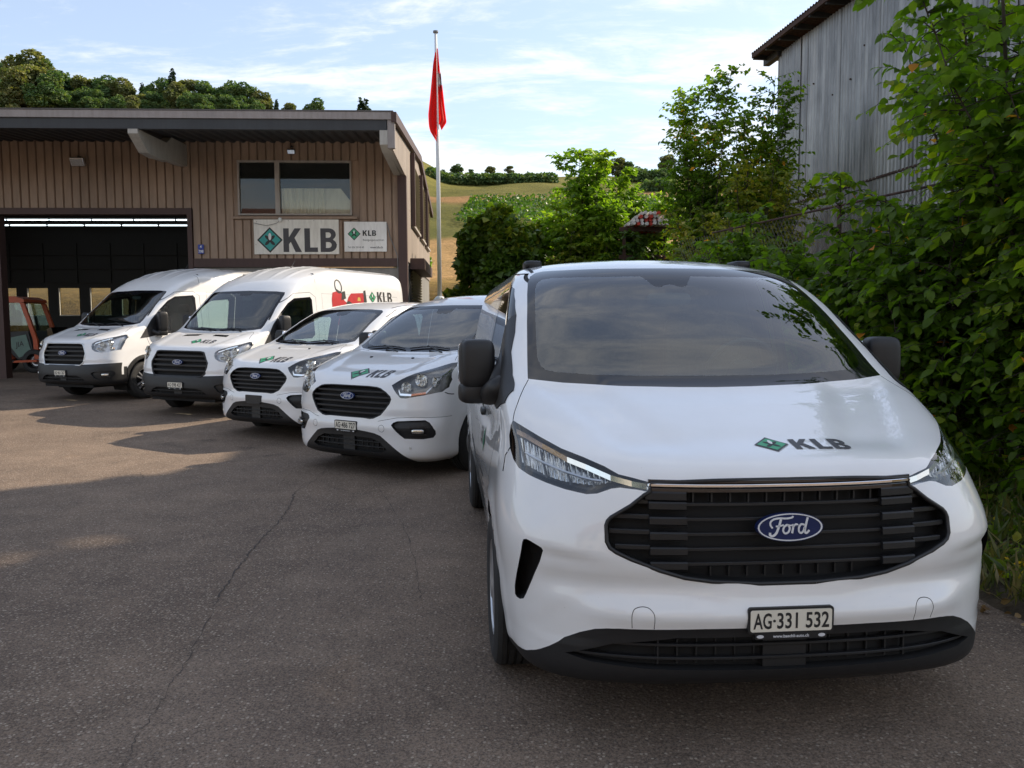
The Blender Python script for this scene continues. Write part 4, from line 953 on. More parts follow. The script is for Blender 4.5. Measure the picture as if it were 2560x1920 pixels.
    if kind == 'c23':
        for z_ in (.700, .752, .805, .858, .910):
            xe = xext(poly, z_) - .012; inner = .36
            v_, f_ = bar(s, -inner, inner, z_, .012, -.022, .03); mesh_obj('grille_bar', v_, f_, 'black_plastic', gr)
            for sx in (-1, 1):
                if xe > inner + .03:
                    v_, f_ = bar(s, inner * sx, min(xe, .49) * sx, z_ - .004, .030, -.008, .03); f_ = f_ if sx > 0 else [q[::-1] for q in f_]; mesh_obj('grille_bar', v_, f_, 'black_plastic', gr)
                    if xe > .50: v_, f_ = bar(s, .49 * sx, xe * sx, z_ + .008, .018, -.018, .03); f_ = f_ if sx > 0 else [q[::-1] for q in f_]; mesh_obj('grille_bar', v_, f_, 'black_plastic', gr)
        for sx in (-1, 1):
            v_, f_ = bar(s, .36 * sx, .50 * sx, .940, .034, -.004, .03); f_ = f_ if sx > 0 else [q[::-1] for q in f_]; mesh_obj('grille_wing', v_, f_, 'black_plastic', gr)
        for k in range(11): 
            x_ = -.33 + k * .066; h = s.front(x_, .935)[0]; MB().box((x_, h.y + .04, .935), (.006, .02, .040)).build('grille_fin', 'black_plastic', gr)
            if abs(x_) < .3: MB().box((x_, h.y + .04, .665), (.006, .02, .036)).build('grille_fin', 'black_plastic', gr)
        v_, f_ = bar(s, -.49, .49, .962, .016, -.002, .04); mesh_obj('grille_frame', v_, f_, 'gloss_black', gr)
        v_, f_ = bar(s, -.488, .488, .9790, .0105, .002, .02); mesh_obj('chrome_strip', v_, f_, 'chrome', gr)
        v_, f_ = bar(s, -.488, .488, .992, .012, -.004, .03); mesh_obj('grille_frame', v_, f_, 'gloss_black', gr)
        ez, ew = .835, .243
    elif kind == 'c18':
        for z_ in (.685, .738, .792, .846, .900):
            xe = xext(poly, z_) - .014; v_, f_ = bar(s, -xe, xe, z_, .020, -.012, .03); mesh_obj('grille_bar', v_, f_, 'black_plastic', gr)
        ez, ew = .853, .185
    else:
        for z_ in (.74, .82, .90, .97):
            xe = xext(poly, z_) - .02; v_, f_ = bar(s, -xe, xe, z_, .034, -.010, .03); mesh_obj('grille_bar', v_, f_, 'black_plastic', gr)
        ez, ew = .872, .20
    rim_ = list(poly) ; rim_ = [p for p in rim_ if p[0] > -.01]; full = rim_ + [(-p[0], p[1]) for p in rim_[::-1]]
    mb = MB(); n = len(full); pts = []
    for (x_, z_) in full:
        h = s.front(x_, min(z_, .972 if kind == 'c23' else 1.0)); pts.append(Vector((x_, (h[0].y if h else .09) + .004, z_)))
    pts.append(pts[0]); mb.tube(pts, .008 if kind != 'tr' else .015, 6, False).build('grille_surround', 'black_plastic', gr, True)
    h = s.front(0, ez)[0]; badge(root, (0, h.y - .012, ez), (0, .10, 1), ew, 'badge_blue' if kind == 'c23' else 'badge_blue_bright')
    # ---- interior
    cz = c['cowl']
    MB().box((0, c['wy'] + .42, cz - .14), (1.62, .55, .20), None, .05).build('dashboard', 'dash_plastic', root)
    MB().box((0, c['wy'] + .12, cz - .26), (1.5, .5, .3)).build('firewall', 'dark_recess', root)
    MB().box((0, L / 2 + .3, .42), (1.70, L - 1.1, .04)).build('floor_pan', 'dark_recess', root)
    MB().box((0, .35, .30), (1.3, .40, .10)).build('undertray', 'dark_recess', root)
    MB().box((0, 2.4, .30), (.9, 3.2, .16)).build('chassis', 'dark_recess', root)
    e_ = empty('steering_wheel', (.42, c['wy'] + .78, cz + .02), 0, root); rm = Matrix.Rotation(R(-62), 4, 'X')
    ring_ = [(.19 * math.cos(2 * math.pi * k / 28), .19 * math.sin(2 * math.pi * k / 28), 0) for k in range(29)]
    MB().tube(ring_, .014, 8, False, rm).build('steering_rim', 'dash_plastic', e_, True)
    MB().box((0, 0, 0), (.36, .035, .015), rm).box((0, -.09, 0), (.035, .18, .015), rm).sell((0, 0, 0), (.07, .07, .03), .7, 8, rm).build('hub', 'dash_plastic', e_)
    seat(root, .42, c['wy'] + 1.18, .50); seat(root, -.38, c['wy'] + 1.18, .86)
    zt = c['roofz'] - .12; bw = .80 if kind == 'tr' else .72
    MB().add([(-.90, c['bulk'], .45), (.90, c['bulk'], .45), (.90, c['bulk'], 1.2), (bw, c['bulk'], zt), (-bw, c['bulk'], zt), (-.90, c['bulk'], 1.2)], [(0, 1, 2, 3, 4, 5)]).build('bulkhead', 'dash_plastic', root)
    h = s.front(0, 1.70 if kind != 'tr' else 1.93)[0]; MB().sell((0, h.y + .10, (1.68 if kind != 'tr' else 1.90)), (.12, .02, .035), .5, 8).build('interior_mirror', 'dash_plastic', root, True)
    for sx in (-1, 1):    # wipers
        mb = MB(); base_ = s.top(.20 + .35 * sx, c['wy'] - .02)
        pts = []
        x_a = -.62 if sx < 0 else .02; 
        for k in range(8):
            x_ = x_a + .56 * k / 7; zz = c['cowl'] + .028 + .02 * math.sin(k / 7 * math.pi); h = s.front(x_, zz); pts.append(h[0] + h[1] * .014)
        mb.tube(pts, .0075, 6)
        a = s.front(x_a + .50, c['cowl'] + .004)[0]; mb.tube([a + Vector((0, -.01, .0)), pts[3] + Vector((0, -.012, .012))], .008, 6)
        if kind != 'c23': mb.build('wiper', 'black_plastic', root)
    if kind == 'c18':
        for x_ in (-.30, .30): h = s.top(x_, .72); MB().sell((x_, .72, h[0].z + .004), (.014, .02, .009), .7, 6).build('washer_jet', 'black_plastic', root, True)
        for x_ in (-.76, .76): h = s.front(x_, .33); MB().prism(ellipse(x_, .36, .014, .014, 14), h[0].y - .006, h[0].y + .02, Matrix(((1,0,0,0),(0,0,1,0),(0,1,0,0),(0,0,0,1)))).build('parking_sensor', 'satin_metal', root)
    if kind == 'tr':
        h = s.top(.0, 2.9)[0]; MB().tube([(0, 2.9, h.z), (.0, 2.93, h.z + .03), (0, 3.02, h.z + .14)], [.012, .006, .003], 6).build('antenna', 'antenna_black', root)
        h = s.top(-.45, 3.6)[0]; MB().box((-.45, 3.6, h.z + .02), (.14, .10, .04)).build('roof_marker', 'white_paint', root)
    return root
def hood_logo(root, kind, cx2, y0, hgt, sx_=1.0):
    s = VN[kind]; ps, _ = klb_polys(cx2 + hgt * .62, y0, hgt * .72, sx_)
    polys = [('logo_grey', o_, hs) for o_, hs in ps] + [(m_, o_, hs) for m_, o_, hs in logo_polys(cx2, y0 + hgt * .36, hgt * .52)]
    e_ = empty('hood_emblem', (0, 0, 0), 0, root)
    return decal(s, polys, 'T', 'lettering', e_, blade='ink_black')
def place(root, pose):
    x, y, z, a = pose; root.location = (x, y, z); root.rotation_euler = (0, 0, R(a))
# ------------------------------------------------------------------ vegetation
def np_mesh(name, V, F, rnd=None, nper=3):
    me = bpy.data.meshes.new(name); V = np.asarray(V, dtype=np.float32); F = np.asarray(F, dtype=np.int32)
    me.vertices.add(len(V)); me.vertices.foreach_set('co', V.ravel()); me.loops.add(F.size); me.loops.foreach_set('vertex_index', F.ravel())
    me.polygons.add(len(F)); me.polygons.foreach_set('loop_start', np.arange(0, F.size, nper, dtype=np.int32)); me.polygons.foreach_set('loop_total', np.full(len(F), nper, dtype=np.int32))
    me.update(calc_edges=True); me.shade_smooth()
    if rnd is not None:
        at = me.attributes.new('rnd', 'FLOAT', 'POINT'); at.data.foreach_set('value', np.asarray(rnd, dtype=np.float32))
    return me
# ovate leaf, folded along the midrib, drooping at the tip: x = side, y = along, z = up
LEAF_V = np.array([(0, 0, 0), (-.30, .28, .07), (.30, .28, .07), (0, .40, 0), (-.27, .62, .03), (.27, .62, .03), (0, .78, -.06), (0, 1.0, -.17)]); LEAF_F = np.array([(0, 2, 3), (0, 3, 1), (1, 3, 4), (3, 2, 5), (3, 6, 4), (3, 5, 6), (4, 6, 7), (6, 5, 7)])
SLIM_V = np.array([(0, 0, 0), (-.17, .4, .04), (.17, .4, .04), (0, 1.0, -.08)]); SLIM_F = np.array([(0, 2, 1), (1, 2, 3)])
CL_V = np.array([(0, 0, 0), (-.5, .45, .12), (.5, .45, .12), (0, 1.0, -.1)]); CL_F = np.array([(0, 2, 1), (1, 2, 3)])
def leaves_np(P, D, S, rg, tmpl=(LEAF_V, LEAF_F), roll=.6, width=1.0):
    """P base points, D axis directions, S lengths"""
    P = np.asarray(P); D = np.asarray(D); S = np.asarray(S); n = len(P); D = D / (np.linalg.norm(D, axis=1)[:, None] + 1e-9)
    up = np.tile([0, 0, 1.0], (n, 1)) + rg.normal(0, roll, (n, 3)); X = np.cross(D, up); X /= (np.linalg.norm(X, axis=1)[:, None] + 1e-9); Z = np.cross(X, D)
    tv, tf = tmpl; W = (tv[None, :, 0, None] * X[:, None] * width + tv[None, :, 1, None] * D[:, None] + tv[None, :, 2, None] * Z[:, None]) * S[:, None, None] + P[:, None]
    F = tf[None] + (np.arange(n) * len(tv))[:, None, None]
    return W, F
def grow(rg, H, spread, stems, twigs, tl, ls, droop=.45, lean=None, start=.12, nleaf=(8, 14), taper=1.0):
    """stems rising from the base with leafy side twigs; returns wood paths and leaf arrays (local)"""
    wood = []; P = []; D = []; S = []
    for s_ in range(stems):
        a = rg.uniform(0, 2 * np.pi); r0 = rg.uniform(0, .18) * spread; top = H * rg.uniform(.62, 1.0) if s_ else H
        out = spread * rg.uniform(.15, .95) * (1 if s_ else .25); ax = np.array([math.cos(a), math.sin(a), 0]); 
        if lean is not None: ax = ax + np.array(lean); 
        b0 = ax * r0; pts = []
        for k in range(9):
            q = k / 8; p = b0 + ax * out * q ** 1.5 + np.array([0, 0, top * q]) + rg.normal(0, .03 * H / 5, 3) * q; pts.append(p)
        wood.append((pts, [max(.005, min(.038, .0065 * H) * (1 - .9 * k / 8)) for k in range(9)]))
        nt_ = int(twigs * top / H)
        for w_ in range(nt_):
            q = start + (1 - start) * rg.uniform(0, 1) ** .9; f = q * 8; i = min(7, int(f)); p = pts[i] + (pts[i + 1] - pts[i]) * (f - i)
            b_ = rg.uniform(0, 2 * np.pi); el = rg.uniform(.1, .9); d = np.array([math.cos(b_) * math.cos(el), math.sin(b_) * math.cos(el), math.sin(el)]); ln = tl * rg.uniform(.45, 1.1) * (1.15 - .55 * q * taper)
            m_ = int(rg.integers(*nleaf)); tw = []
            for j in range(4):
                u = j / 3; tw.append(p + d * ln * u + np.array([0, 0, -droop * ln * u * u]))
            wood.append((tw, [.006 + .004 * ln, .005, .004, .002]))
            for j in range(m_):
                u = (j + 1) / m_; f2 = u * 3; i2 = min(2, int(f2)); pp = tw[i2] + (tw[i2 + 1] - tw[i2]) * (f2 - i2); tg = tw[i2 + 1] - tw[i2]; tg = tg / (np.linalg.norm(tg) + 1e-9)
                sd = np.cross(tg, [0, 0, 1]) * (1 if j % 2 else -1); dd = tg * .55 + sd * .8 + np.array([0, 0, rg.uniform(-.75, .1)]) + rg.normal(0, .22, 3)
                P.append(pp); D.append(dd); S.append(ls * rg.uniform(.6, 1.15))
    return wood, np.array(P), np.array(D), np.array(S)
def plant(name, lab, cat, loc, seed, mat, group=None, individual=0, tmpl=(LEAF_V, LEAF_F), **kw):
    rg = np.random.default_rng(seed); root = empty(name, loc); tag(root, lab, cat, group)
    wood, P, D, S = grow(rg, **kw)
    mb = MB()
    for pts, rs in wood: mb.tube([Vector(p) for p in pts], rs, 5 if len(pts) > 4 else 3, False)
    tag(mb.build('stems', 'bark', root, True), kind='stuff')
    val = rg.uniform(0, 1, len(P)) * .55 + .45 * (.5 + .5 * np.sin(P[:, 0] * 2.3 + P[:, 2] * 1.9 + seed)) ; val = np.clip(val * .93 + (rg.uniform(0, 1, len(P)) > .985) * .5, 0, 1)
    idx = np.arange(len(P))
    if individual:
        wp = P + np.array(loc); dist = np.hypot(wp[:, 0], wp[:, 1]) ; vis = (wp[:, 1] > 2.5) & (np.abs(wp[:, 0] / np.maximum(wp[:, 1], .1)) < .635); vis &= (wp[:, 2] - EYE) / np.maximum(wp[:, 1], .1) < .40
        hid = (wp[:, 0] > 0) & (wp[:, 0] < 2.1) ; dist = dist + (~vis) * 100; near = np.argsort(dist / S)[:individual]; near = near[dist[near] < 90]
        W, F = leaves_np(P[near], D[near], S[near], rg, tmpl)
        lm = []
        for k in range(12):
            me = bpy.data.meshes.new('leaf'); tv, tf = tmpl; me.from_pydata([tuple(v_) for v_ in tv], [], [tuple(map(int, f)) for f in tf]); at = me.attributes.new('rnd', 'FLOAT', 'POINT'); at.data.foreach_set('value', np.full(len(tv), (k + .5) / 12 * .96, dtype=np.float32)); me.shade_smooth(); me.materials.append(MAT[mat]); lm.append(me)
        for i in near:
            d = Vector(D[i]).normalized(); u_ = Vector((rg.normal(0, .5), rg.normal(0, .5), 1)); x_ = d.cross(u_).normalized(); z_ = x_.cross(d)
            o = bpy.data.objects.new('leaf', lm[int(val[i] * 11.99)]); col.objects.link(o); o.parent = root; s_ = S[i]
            o.matrix_basis = Matrix(((x_.x * s_, d.x * s_, z_.x * s_, P[i][0]), (x_.y * s_, d.y * s_, z_.y * s_, P[i][1]), (x_.z * s_, d.z * s_, z_.z * s_, P[i][2]), (0, 0, 0, 1)))
        idx = np.setdiff1d(idx, near)
    W, F = leaves_np(P[idx], D[idx], S[idx], rg, tmpl); k = len(tmpl[0])
    me = np_mesh('foliage', W.reshape(-1, 3), F.reshape(-1, 3), np.repeat(val[idx], k)); tag(link_mesh('foliage', me, mat, root), kind='stuff')
    return root
G_R = 'leafy bushes along the verge behind the nearest van'
NL = 300
# near bushes on the right: ragged broadleaf shrubs between the asphalt and the fence
BUSH = [((5.15, 7.8, .2), 11, dict(H=5.8, spread=1.9, stems=16, twigs=85, tl=1.05, ls=.135), 'tall broad-leaved bush whose bare dark stem stands before the barn wall', 110),
 ((4.35, 6.1, .15), 12, dict(H=4.3, spread=1.25, stems=14, twigs=85, tl=.78, ls=.125), 'dense leafy bush at the right edge, level with the van mirror', 90),
 ((4.15, 5.7, .1), 13, dict(H=3.4, spread=1.0, stems=14, twigs=80, tl=.64, ls=.115, start=.02), 'nearest dense bush at the right edge beside the van headlight', 100),
 ((3.65, 6.9, .1), 14, dict(H=2.6, spread=1.0, stems=14, twigs=80, tl=.66, ls=.115, start=.02), 'lower leafy bush between the van windscreen and the tall bush', 0),
 ((3.35, 8.3, .1), 15, dict(H=2.9, spread=1.0, stems=13, twigs=75, tl=.62, ls=.115, start=.03), 'dark green bush under the fence rail behind the van roof', 0),
 ((3.75, 4.9, .05), 16, dict(H=1.5, spread=.6, stems=7, twigs=32, tl=.45, ls=.09, start=.0), 'low sparse bush on the verge beside the van wheel arch', 0),
 ((5.9, 4.9, .1), 17, dict(H=3.6, spread=1.0, stems=10, twigs=36, tl=.8, ls=.10), 'leafy bush just beyond the right edge of the view', 0),
 ((5.6, 6.4, .2), 18, dict(H=4.6, spread=1.3, stems=12, twigs=70, tl=.85, ls=.13), 'high bush rising behind the dense one at the right edge', 0),
 ((3.15, 9.9, .1), 19, dict(H=2.8, spread=.9, stems=11, twigs=65, tl=.6, ls=.11, start=.03), 'small bush by the second fence post behind the van', 0),
 ((5.2, 9.3, .2), 20, dict(H=2.5, spread=1.0, stems=11, twigs=75, tl=.8, ls=.12, start=.05), 'mid-height bush behind the fence left of the tall one', 0)]
for loc, sd, kw, lab, ind in BUSH: plant('leafy_bush', lab, 'bush', loc, sd, 'leaf_green' if sd in (11, 12, 17, 18, 20) else 'leaf_shade', G_R, ind, **kw)
# trees in front of the barn's far corner
for loc, sd, kw, lab in [((4.85, 20.5, .16), 41, dict(H=7.4, spread=1.35, droop=.12, stems=15, twigs=120, tl=1.0, ls=.13, start=.05), 'slender yellow-green tree left of the barn, taller of the pair'), ((6.35, 20.3, .16), 42, dict(H=7.3, spread=1.15, droop=.12, stems=15, twigs=115, tl=.95, ls=.13, start=.05), 'slender green tree leaning against the barn corner'),
  ((5.5, 18.8, .16), 43, dict(H=5.0, spread=1.8, stems=16, twigs=90, tl=.9, ls=.12, start=.04), 'bushy thicket at the foot of the two slender trees'), ((6.9, 16.5, .16), 44, dict(H=2.6, spread=1.3, stems=12, twigs=85, tl=.8, ls=.11, start=.04), 'thicket behind the fence under the barn wall'), ((4.3, 17.0, .16), 45, dict(H=3.6, spread=1.4, stems=14, twigs=85, tl=.8, ls=.11, start=.04), 'yellowish bush above the middle of the van roof'), ((3.7, 13.5, .1), 46, dict(H=2.9, spread=1.2, stems=14, twigs=80, tl=.7, ls=.10, start=.03), 'dark bush at the far end of the fence')]:
    plant('slender_tree' if sd < 43 else 'leafy_bush', lab, 'tree' if sd < 43 else 'bush', loc, sd, 'leaf_yellow' if sd in (43, 45) else 'leaf_green', None, 0, **kw)
# light ash-like tree and its neighbours
for loc, sd, mt, kw, lab in [((2.45, 26, .16), 51, 'leaf_ash', dict(H=6.7, spread=1.5, stems=14, twigs=110, tl=1.0, ls=.21, nleaf=(18, 26), droop=.25, start=.05), 'bright green feathery tree in the middle of the view'), ((4.2, 26.5, .16), 52, 'leaf_ash', dict(H=5.6, spread=1.4, stems=14, twigs=130, tl=1.0, ls=.19, nleaf=(18, 26), droop=.25, start=.05), 'lower feathery green tree right of the bright green one'),
  ((1.6, 25.0, .16), 53, 'leaf_yellow', dict(H=4.2, spread=1.1, stems=9, twigs=80, tl=.8, ls=.16, nleaf=(14, 20)), 'small yellowish bush at the foot of the feathery tree'), ((4.9, 23.5, .16), 54, 'leaf_red', dict(H=3.6, spread=.7, stems=7, twigs=60, tl=.6, ls=.13, nleaf=(12, 18)), 'reddish-brown bush below the rack of poles'), ((3.4, 24.0, .16), 55, 'leaf_dark', dict(H=4.0, spread=1.5, stems=10, twigs=90, tl=.9, ls=.17, nleaf=(14, 20)), 'dark bush in front of the feathery trees')]:
    plant('feathery_tree' if sd < 53 else 'leafy_bush', lab, 'tree' if sd < 53 else 'bush', loc, sd, mt, None, 0, (SLIM_V * np.array([1.4, 1, 1]), SLIM_F), **kw)
# dense crowns built of leaf clumps
def crown_mesh(rg, blobs, n, ls, tmpl=(CL_V, CL_F), name='crown'):
    P = []; D = []; cnt = np.array([b_[3] * b_[4] * b_[5] for b_ in blobs]) ** .67; cnt = (cnt / cnt.sum() * n).astype(int)
    for (cx, cy, cz2, rx, ry, rz), m_ in zip(blobs, cnt):
        d = rg.normal(0, 1, (m_, 3)); d /= np.linalg.norm(d, axis=1)[:, None]; r_ = rg.uniform(.55, 1.0, m_) ** .5; lump = 1 + .16 * np.sin(d[:, 0] * 5 + cx) * np.sin(d[:, 1] * 6 + cy) + .12 * np.sin(d[:, 2] * 9)
        p = d * (r_ * lump)[:, None] * np.array([rx, ry, rz]) + np.array([cx, cy, cz2]); P.append(p); D.append(d + rg.normal(0, .5, (m_, 3)) + np.array([0, 0, -.25]))
    P = np.vstack(P); D = np.vstack(D); S = ls * rg.uniform(.6, 1.3, len(P)); W, F = leaves_np(P, D, S, rg, tmpl, .9)
    val = np.clip(rg.uniform(0, 1, len(P)) * .6 + .4 * (.5 + .5 * np.sin(P[:, 0] * 1.1 + P[:, 2] * 1.7)), 0, 1)
    return np_mesh(name, W.reshape(-1, 3), F.reshape(-1, 3), np.repeat(val, len(tmpl[0])))
def blobs_for(rg, H, wd, kind='round', low=.12):
    B = []
    if kind == 'round':
        for _ in range(22):
            a = rg.uniform(0, 6.28); z = rg.uniform(low, 1.0); rr = wd * (1 - abs(z - .5) ** 2 * 2.2) * rg.uniform(.2, .72); s_ = rg.uniform(.20, .36) * wd
            B.append((rr * math.cos(a), rr * math.sin(a), z * H * .92, s_, s_, s_ * .85))
    elif kind == 'dome':
        for _ in range(34):
            z = rg.uniform(.05, 1.0); a = rg.uniform(0, 6.28); rr = wd * math.sqrt(max(0, 1 - z ** 2.2)) * rg.uniform(.35, .80); s_ = rg.uniform(.18, .30) * wd
            B.append((rr * math.cos(a), rr * math.sin(a), z * H * .93, s_, s_, s_ * .8))
    elif kind == 'plume':
        for _ in range(40):
            z = rg.uniform(.08, 1.0) ** .85; a = rg.uniform(0, 6.28); rr = wd * (1.02 - z) ** .75 * rg.uniform(.2, .85); s_ = (.34 - .20 * z) * wd * rg.uniform(.7, 1.1)
            B.append((rr * math.cos(a), rr * math.sin(a), z * H * .97, s_, s_, s_ * 1.25))
    elif kind == 'cone':
        for k in range(16):
            z = .12 + .86 * k / 15; rr = wd * (1.03 - z); 
            for j in range(3): a = rg.uniform(0, 6.28); B.append((rr * .5 * math.cos(a), rr * .5 * math.sin(a), z * H, rr * .6 + .1, rr * .6 + .1, H * .045))
    return B
def tree_thing(name, lab, cat, loc, me, mat, H, group=None, trunk=True, scale=1.0, rz=0.0, tr_me=None):
    root = empty(name, loc, rz); tag(root, lab, cat, group); root.scale = (scale,) * 3
    link_mesh('crown', me, mat, root)
    if trunk:
        if tr_me is None: MB().tube([(0, 0, -.5), (.02 * H, 0, H * .35), (0, .02 * H, H * .8)], [.022 * H, .016 * H, .006 * H], 6).build('trunk', 'bark', root, True)
        else: o = bpy.data.objects.new('trunk', tr_me); col.objects.link(o); o.parent = root
    return root
rgm = np.random.default_rng(5)
for (x, y, H, wd, n, mt, lab) in [(-.35, 25.5, 4.9, 2.3, 22000, 'leaf_dark', 'dense dark green round bush right of the flagpole'), (1.05, 27.5, 4.9, 1.3, 8000, 'leaf_dark', 'dark green bush between the round one and the feathery tree'), (-1.9, 30, 2.2, .8, 2200, 'leaf_dark', 'small scrubby bush at the foot of the flagpole'), (-4.5, 36.5, 6.2, .9, 3500, 'leaf_ash', 'green creeper-like bush peeping out behind the hall')]:
    me = crown_mesh(rgm, blobs_for(rgm, H, wd, 'dome', .08), n, .22 if n > 5000 else .18); tree_thing('dense_bush', lab, 'bush', (x, y, hill_h(x, y)), me, mt, H)
# light leafy mass inside the two feathery trees
for rt in [o for o in col.objects if o.name.startswith('feathery_tree')]:
    H = 6.1 if rt.location.x < 3.5 else 5.1
    me = crown_mesh(rgm, blobs_for(rgm, H, 1.75, 'plume'), 15000, .17, (SLIM_V * np.array([1.6, 1, 1]), SLIM_F), 'inner_foliage'); tag(link_mesh('inner_foliage', me, 'leaf_ash', rt), kind='stuff')
# tall trees behind the near end of the barn, right of the view: their shade lies over the foreground
for i, (x, y, H) in enumerate([(13.0, 17.0, 18.0), (12.6, 13.8, 16.5), (12.4, 11.0, 15.5)]):
    me = crown_mesh(rgm, blobs_for(rgm, H, 3.2, low=.69), 8000, .34); tree_thing('tall_tree', ['tall tree farthest back behind the barn end', 'second tall tree behind the barn end', 'third tall tree right of the yard', 'fourth tall tree right of the yard', 'nearest tall tree right of the yard'][i] + ', outside the view', 'tree', (x, y, .1), me, 'leaf_green', H)
# far trees: a few shared crowns
VAR = []
for k in range(6):
    rg = np.random.default_rng(100 + k); cone = k >= 4; H = 12 if not cone else 14; wd = 4.6 if not cone else 2.7
    me = crown_mesh(rg, blobs_for(rg, H, wd, 'cone' if cone else 'round', .18), 9500 if not cone else 5200, .44 if not cone else .45, name='crown'); mt = ['leaf_far', 'leaf_far_olive', 'leaf_far', 'leaf_far_olive', 'leaf_far_conifer', 'leaf_far_conifer'][k]; me.materials.append(MAT[mt])
    tm = bpy.data.meshes.new('trunk'); mb = MB().tube([(0, 0, -1), (.1, 0, H * .4), (0, .1, H * .85)], [.28, .2, .06], 6); tm.from_pydata(mb.v, [], mb.f); tm.materials.append(MAT['bark']); VAR.append((me, tm, H))
def far_tree(px, ytop, Y, k, lab=None, group=None, wscale=1.0, hh=None):
    """position from a sight line (2212-px photo coordinates) on the hill at distance Y"""
    x = (px - 1106) / 1735 * Y; zt = EYE + (697 - ytop) / 1735 * Y; g_ = hill_h(x, Y); me, tm, H = VAR[k]; hgt = max(2.0, zt - g_); s_ = hgt / (H * 1.10)
    r_ = tree_thing('conifer' if k >= 4 else 'deciduous_tree', lab, 'tree', (x, Y, g_), me, None, H, group, True, 1, random.uniform(0, 6.28), tm); r_.scale = (s_ * wscale, s_ * wscale, s_); return r_
GF = 'trees of the wood on the hill behind the hall'
crest = [(-60, 160), (0, 145), (45, 128), (95, 118), (135, 128), (165, 160), (205, 172), (240, 165), (285, 178), (330, 186), (365, 172), (395, 156), (430, 182), (470, 180), (510, 178), (545, 188), (580, 205), (612, 222), (640, 232)]
kk = [0, 1, 2, 1, 0, 4, 3, 2, 1, 4, 0, 5, 3, 2, 0, 2, 1, 4, 3]
where = ['at the left edge of the view, its trunk outside', 'next to the left edge of the photo', 'just left of the tallest crown', 'the tallest broad crown at the left end', 'on the right shoulder of the tallest crown', 'in the dip right of the tallest crown', 'above the silver floodlight', 'a little right of the silver floodlight', 'above the outer tip of the pale console beam', 'above the middle of the pale console beam', 'left of the pointed conifer', 'the pointed conifer standing above its neighbours', 'right of the pointed conifer', 'above the left edge of the upper window', 'above the left half of the upper window', 'above the middle of the upper window', 'above the small black floodlight', 'second from the right end of the wood', 'at the right end of the wood']
for i, ((px, py), k) in enumerate(zip(crest, kk)):
    far_tree(px, py, 168, k, ('dark conifer on the hilltop, ' if k >= 4 and i != 11 else 'olive green tree on the hilltop, ' if k in (1, 3) else '' if i == 11 else 'mid green tree on the hilltop, ') + where[i], GF, 1.25)
for i in range(26):
    px = -70 + i * 29 + random.uniform(-8, 8); top = float(np.interp(px, [c[0] for c in crest], [c[1] for c in crest])) + random.uniform(22, 40); k = random.choice([0, 1, 2, 3, 2, 0])
    far_tree(px, top, 148 + random.uniform(-5, 5), k, 'olive green tree of the wood on the hilltop behind the hall' if k in (1, 3) else 'mid green tree of the wood on the hilltop behind the hall', GF, 1.25)
far_tree(690, 218, 165, 2, 'small lone tree top above the middle of the hall roof'); far_tree(672, 232, 165, 2, 'low tree top left of the small lone one above the hall roof'); far_tree(796, 212, 165, 4, 'lone conifer top above the right end of the hall roof', None, 1.5)
for px, py, k, ws_, lab in [(992, 366, 0, 1.0, 'leftmost and largest tree of the hedge line on the far ridge'), (1022, 378, 2, .8, 'narrow tree next to the largest one of the ridge hedge'), (1062, 372, 1, 1.0, 'round lone tree standing out of the ridge hedge'), (1104, 372, 3, .9, 'airy light tree on the ridge skyline'), (962, 388, 2, .9, 'tree on the ridge just right of the flagpole'), (1148, 388, 3, .8, 'low tree at the right end of the ridge hedge'),
   (1300, 350, 0, .9, 'tall dark tree on the ridge behind the feathery tree'), (1335, 354, 1, 1.0, 'round grey-green tree on the ridge right of the dark one'), (1360, 362, 2, 1.0, 'broad grey-green tree on the ridge, left of the slender trees'), (1438, 348, 1, .8, 'tree on the ridge half hidden by the slender yellow-green tree')]:
    far_tree(px, py - 6, 290, k, lab, None, ws_ * 1.8)
def hedge(px0, px1, Y, ytop, ybot_h, lab, n, dep=5.0):
    x0 = (px0 - 1106) / 1735 * Y; x1 = (px1 - 1106) / 1735 * Y; B = []; rg = np.random.default_rng(int(px0)); m_ = int((x1 - x0) / 2.2) + 1
    cxm = (x0 + x1) / 2
    for k in range(m_):
        x = x0 + (x1 - x0) * k / max(1, m_ - 1); zt = EYE + (697 - ytop - rg.uniform(-4, 6)) / 1735 * Y; g_ = hill_h(x, Y); h = max(2.6, zt - g_)
        B.append((x - cxm, rg.uniform(-1, 1), g_ + h * .45 - hill_h(cxm, Y), 2.0, dep * .5, h * .55))
    me = crown_mesh(rg, B, n, .75); r_ = tree_thing('hedge', lab, 'hedge', (cxm, Y, hill_h(cxm, Y)), me, 'leaf_far', 4, None, False); return r_
hedge(938, 1190, 255, 398, 0, 'long dark hedge running below the ridge line', 9000, 6); hedge(1365, 1440, 262, 378, 0, 'short dark hedge on the ridge left of the slender trees', 4200); hedge(1400, 1440, 215, 402, 0, 'dark bush clump in the field below the short hedge', 1600)
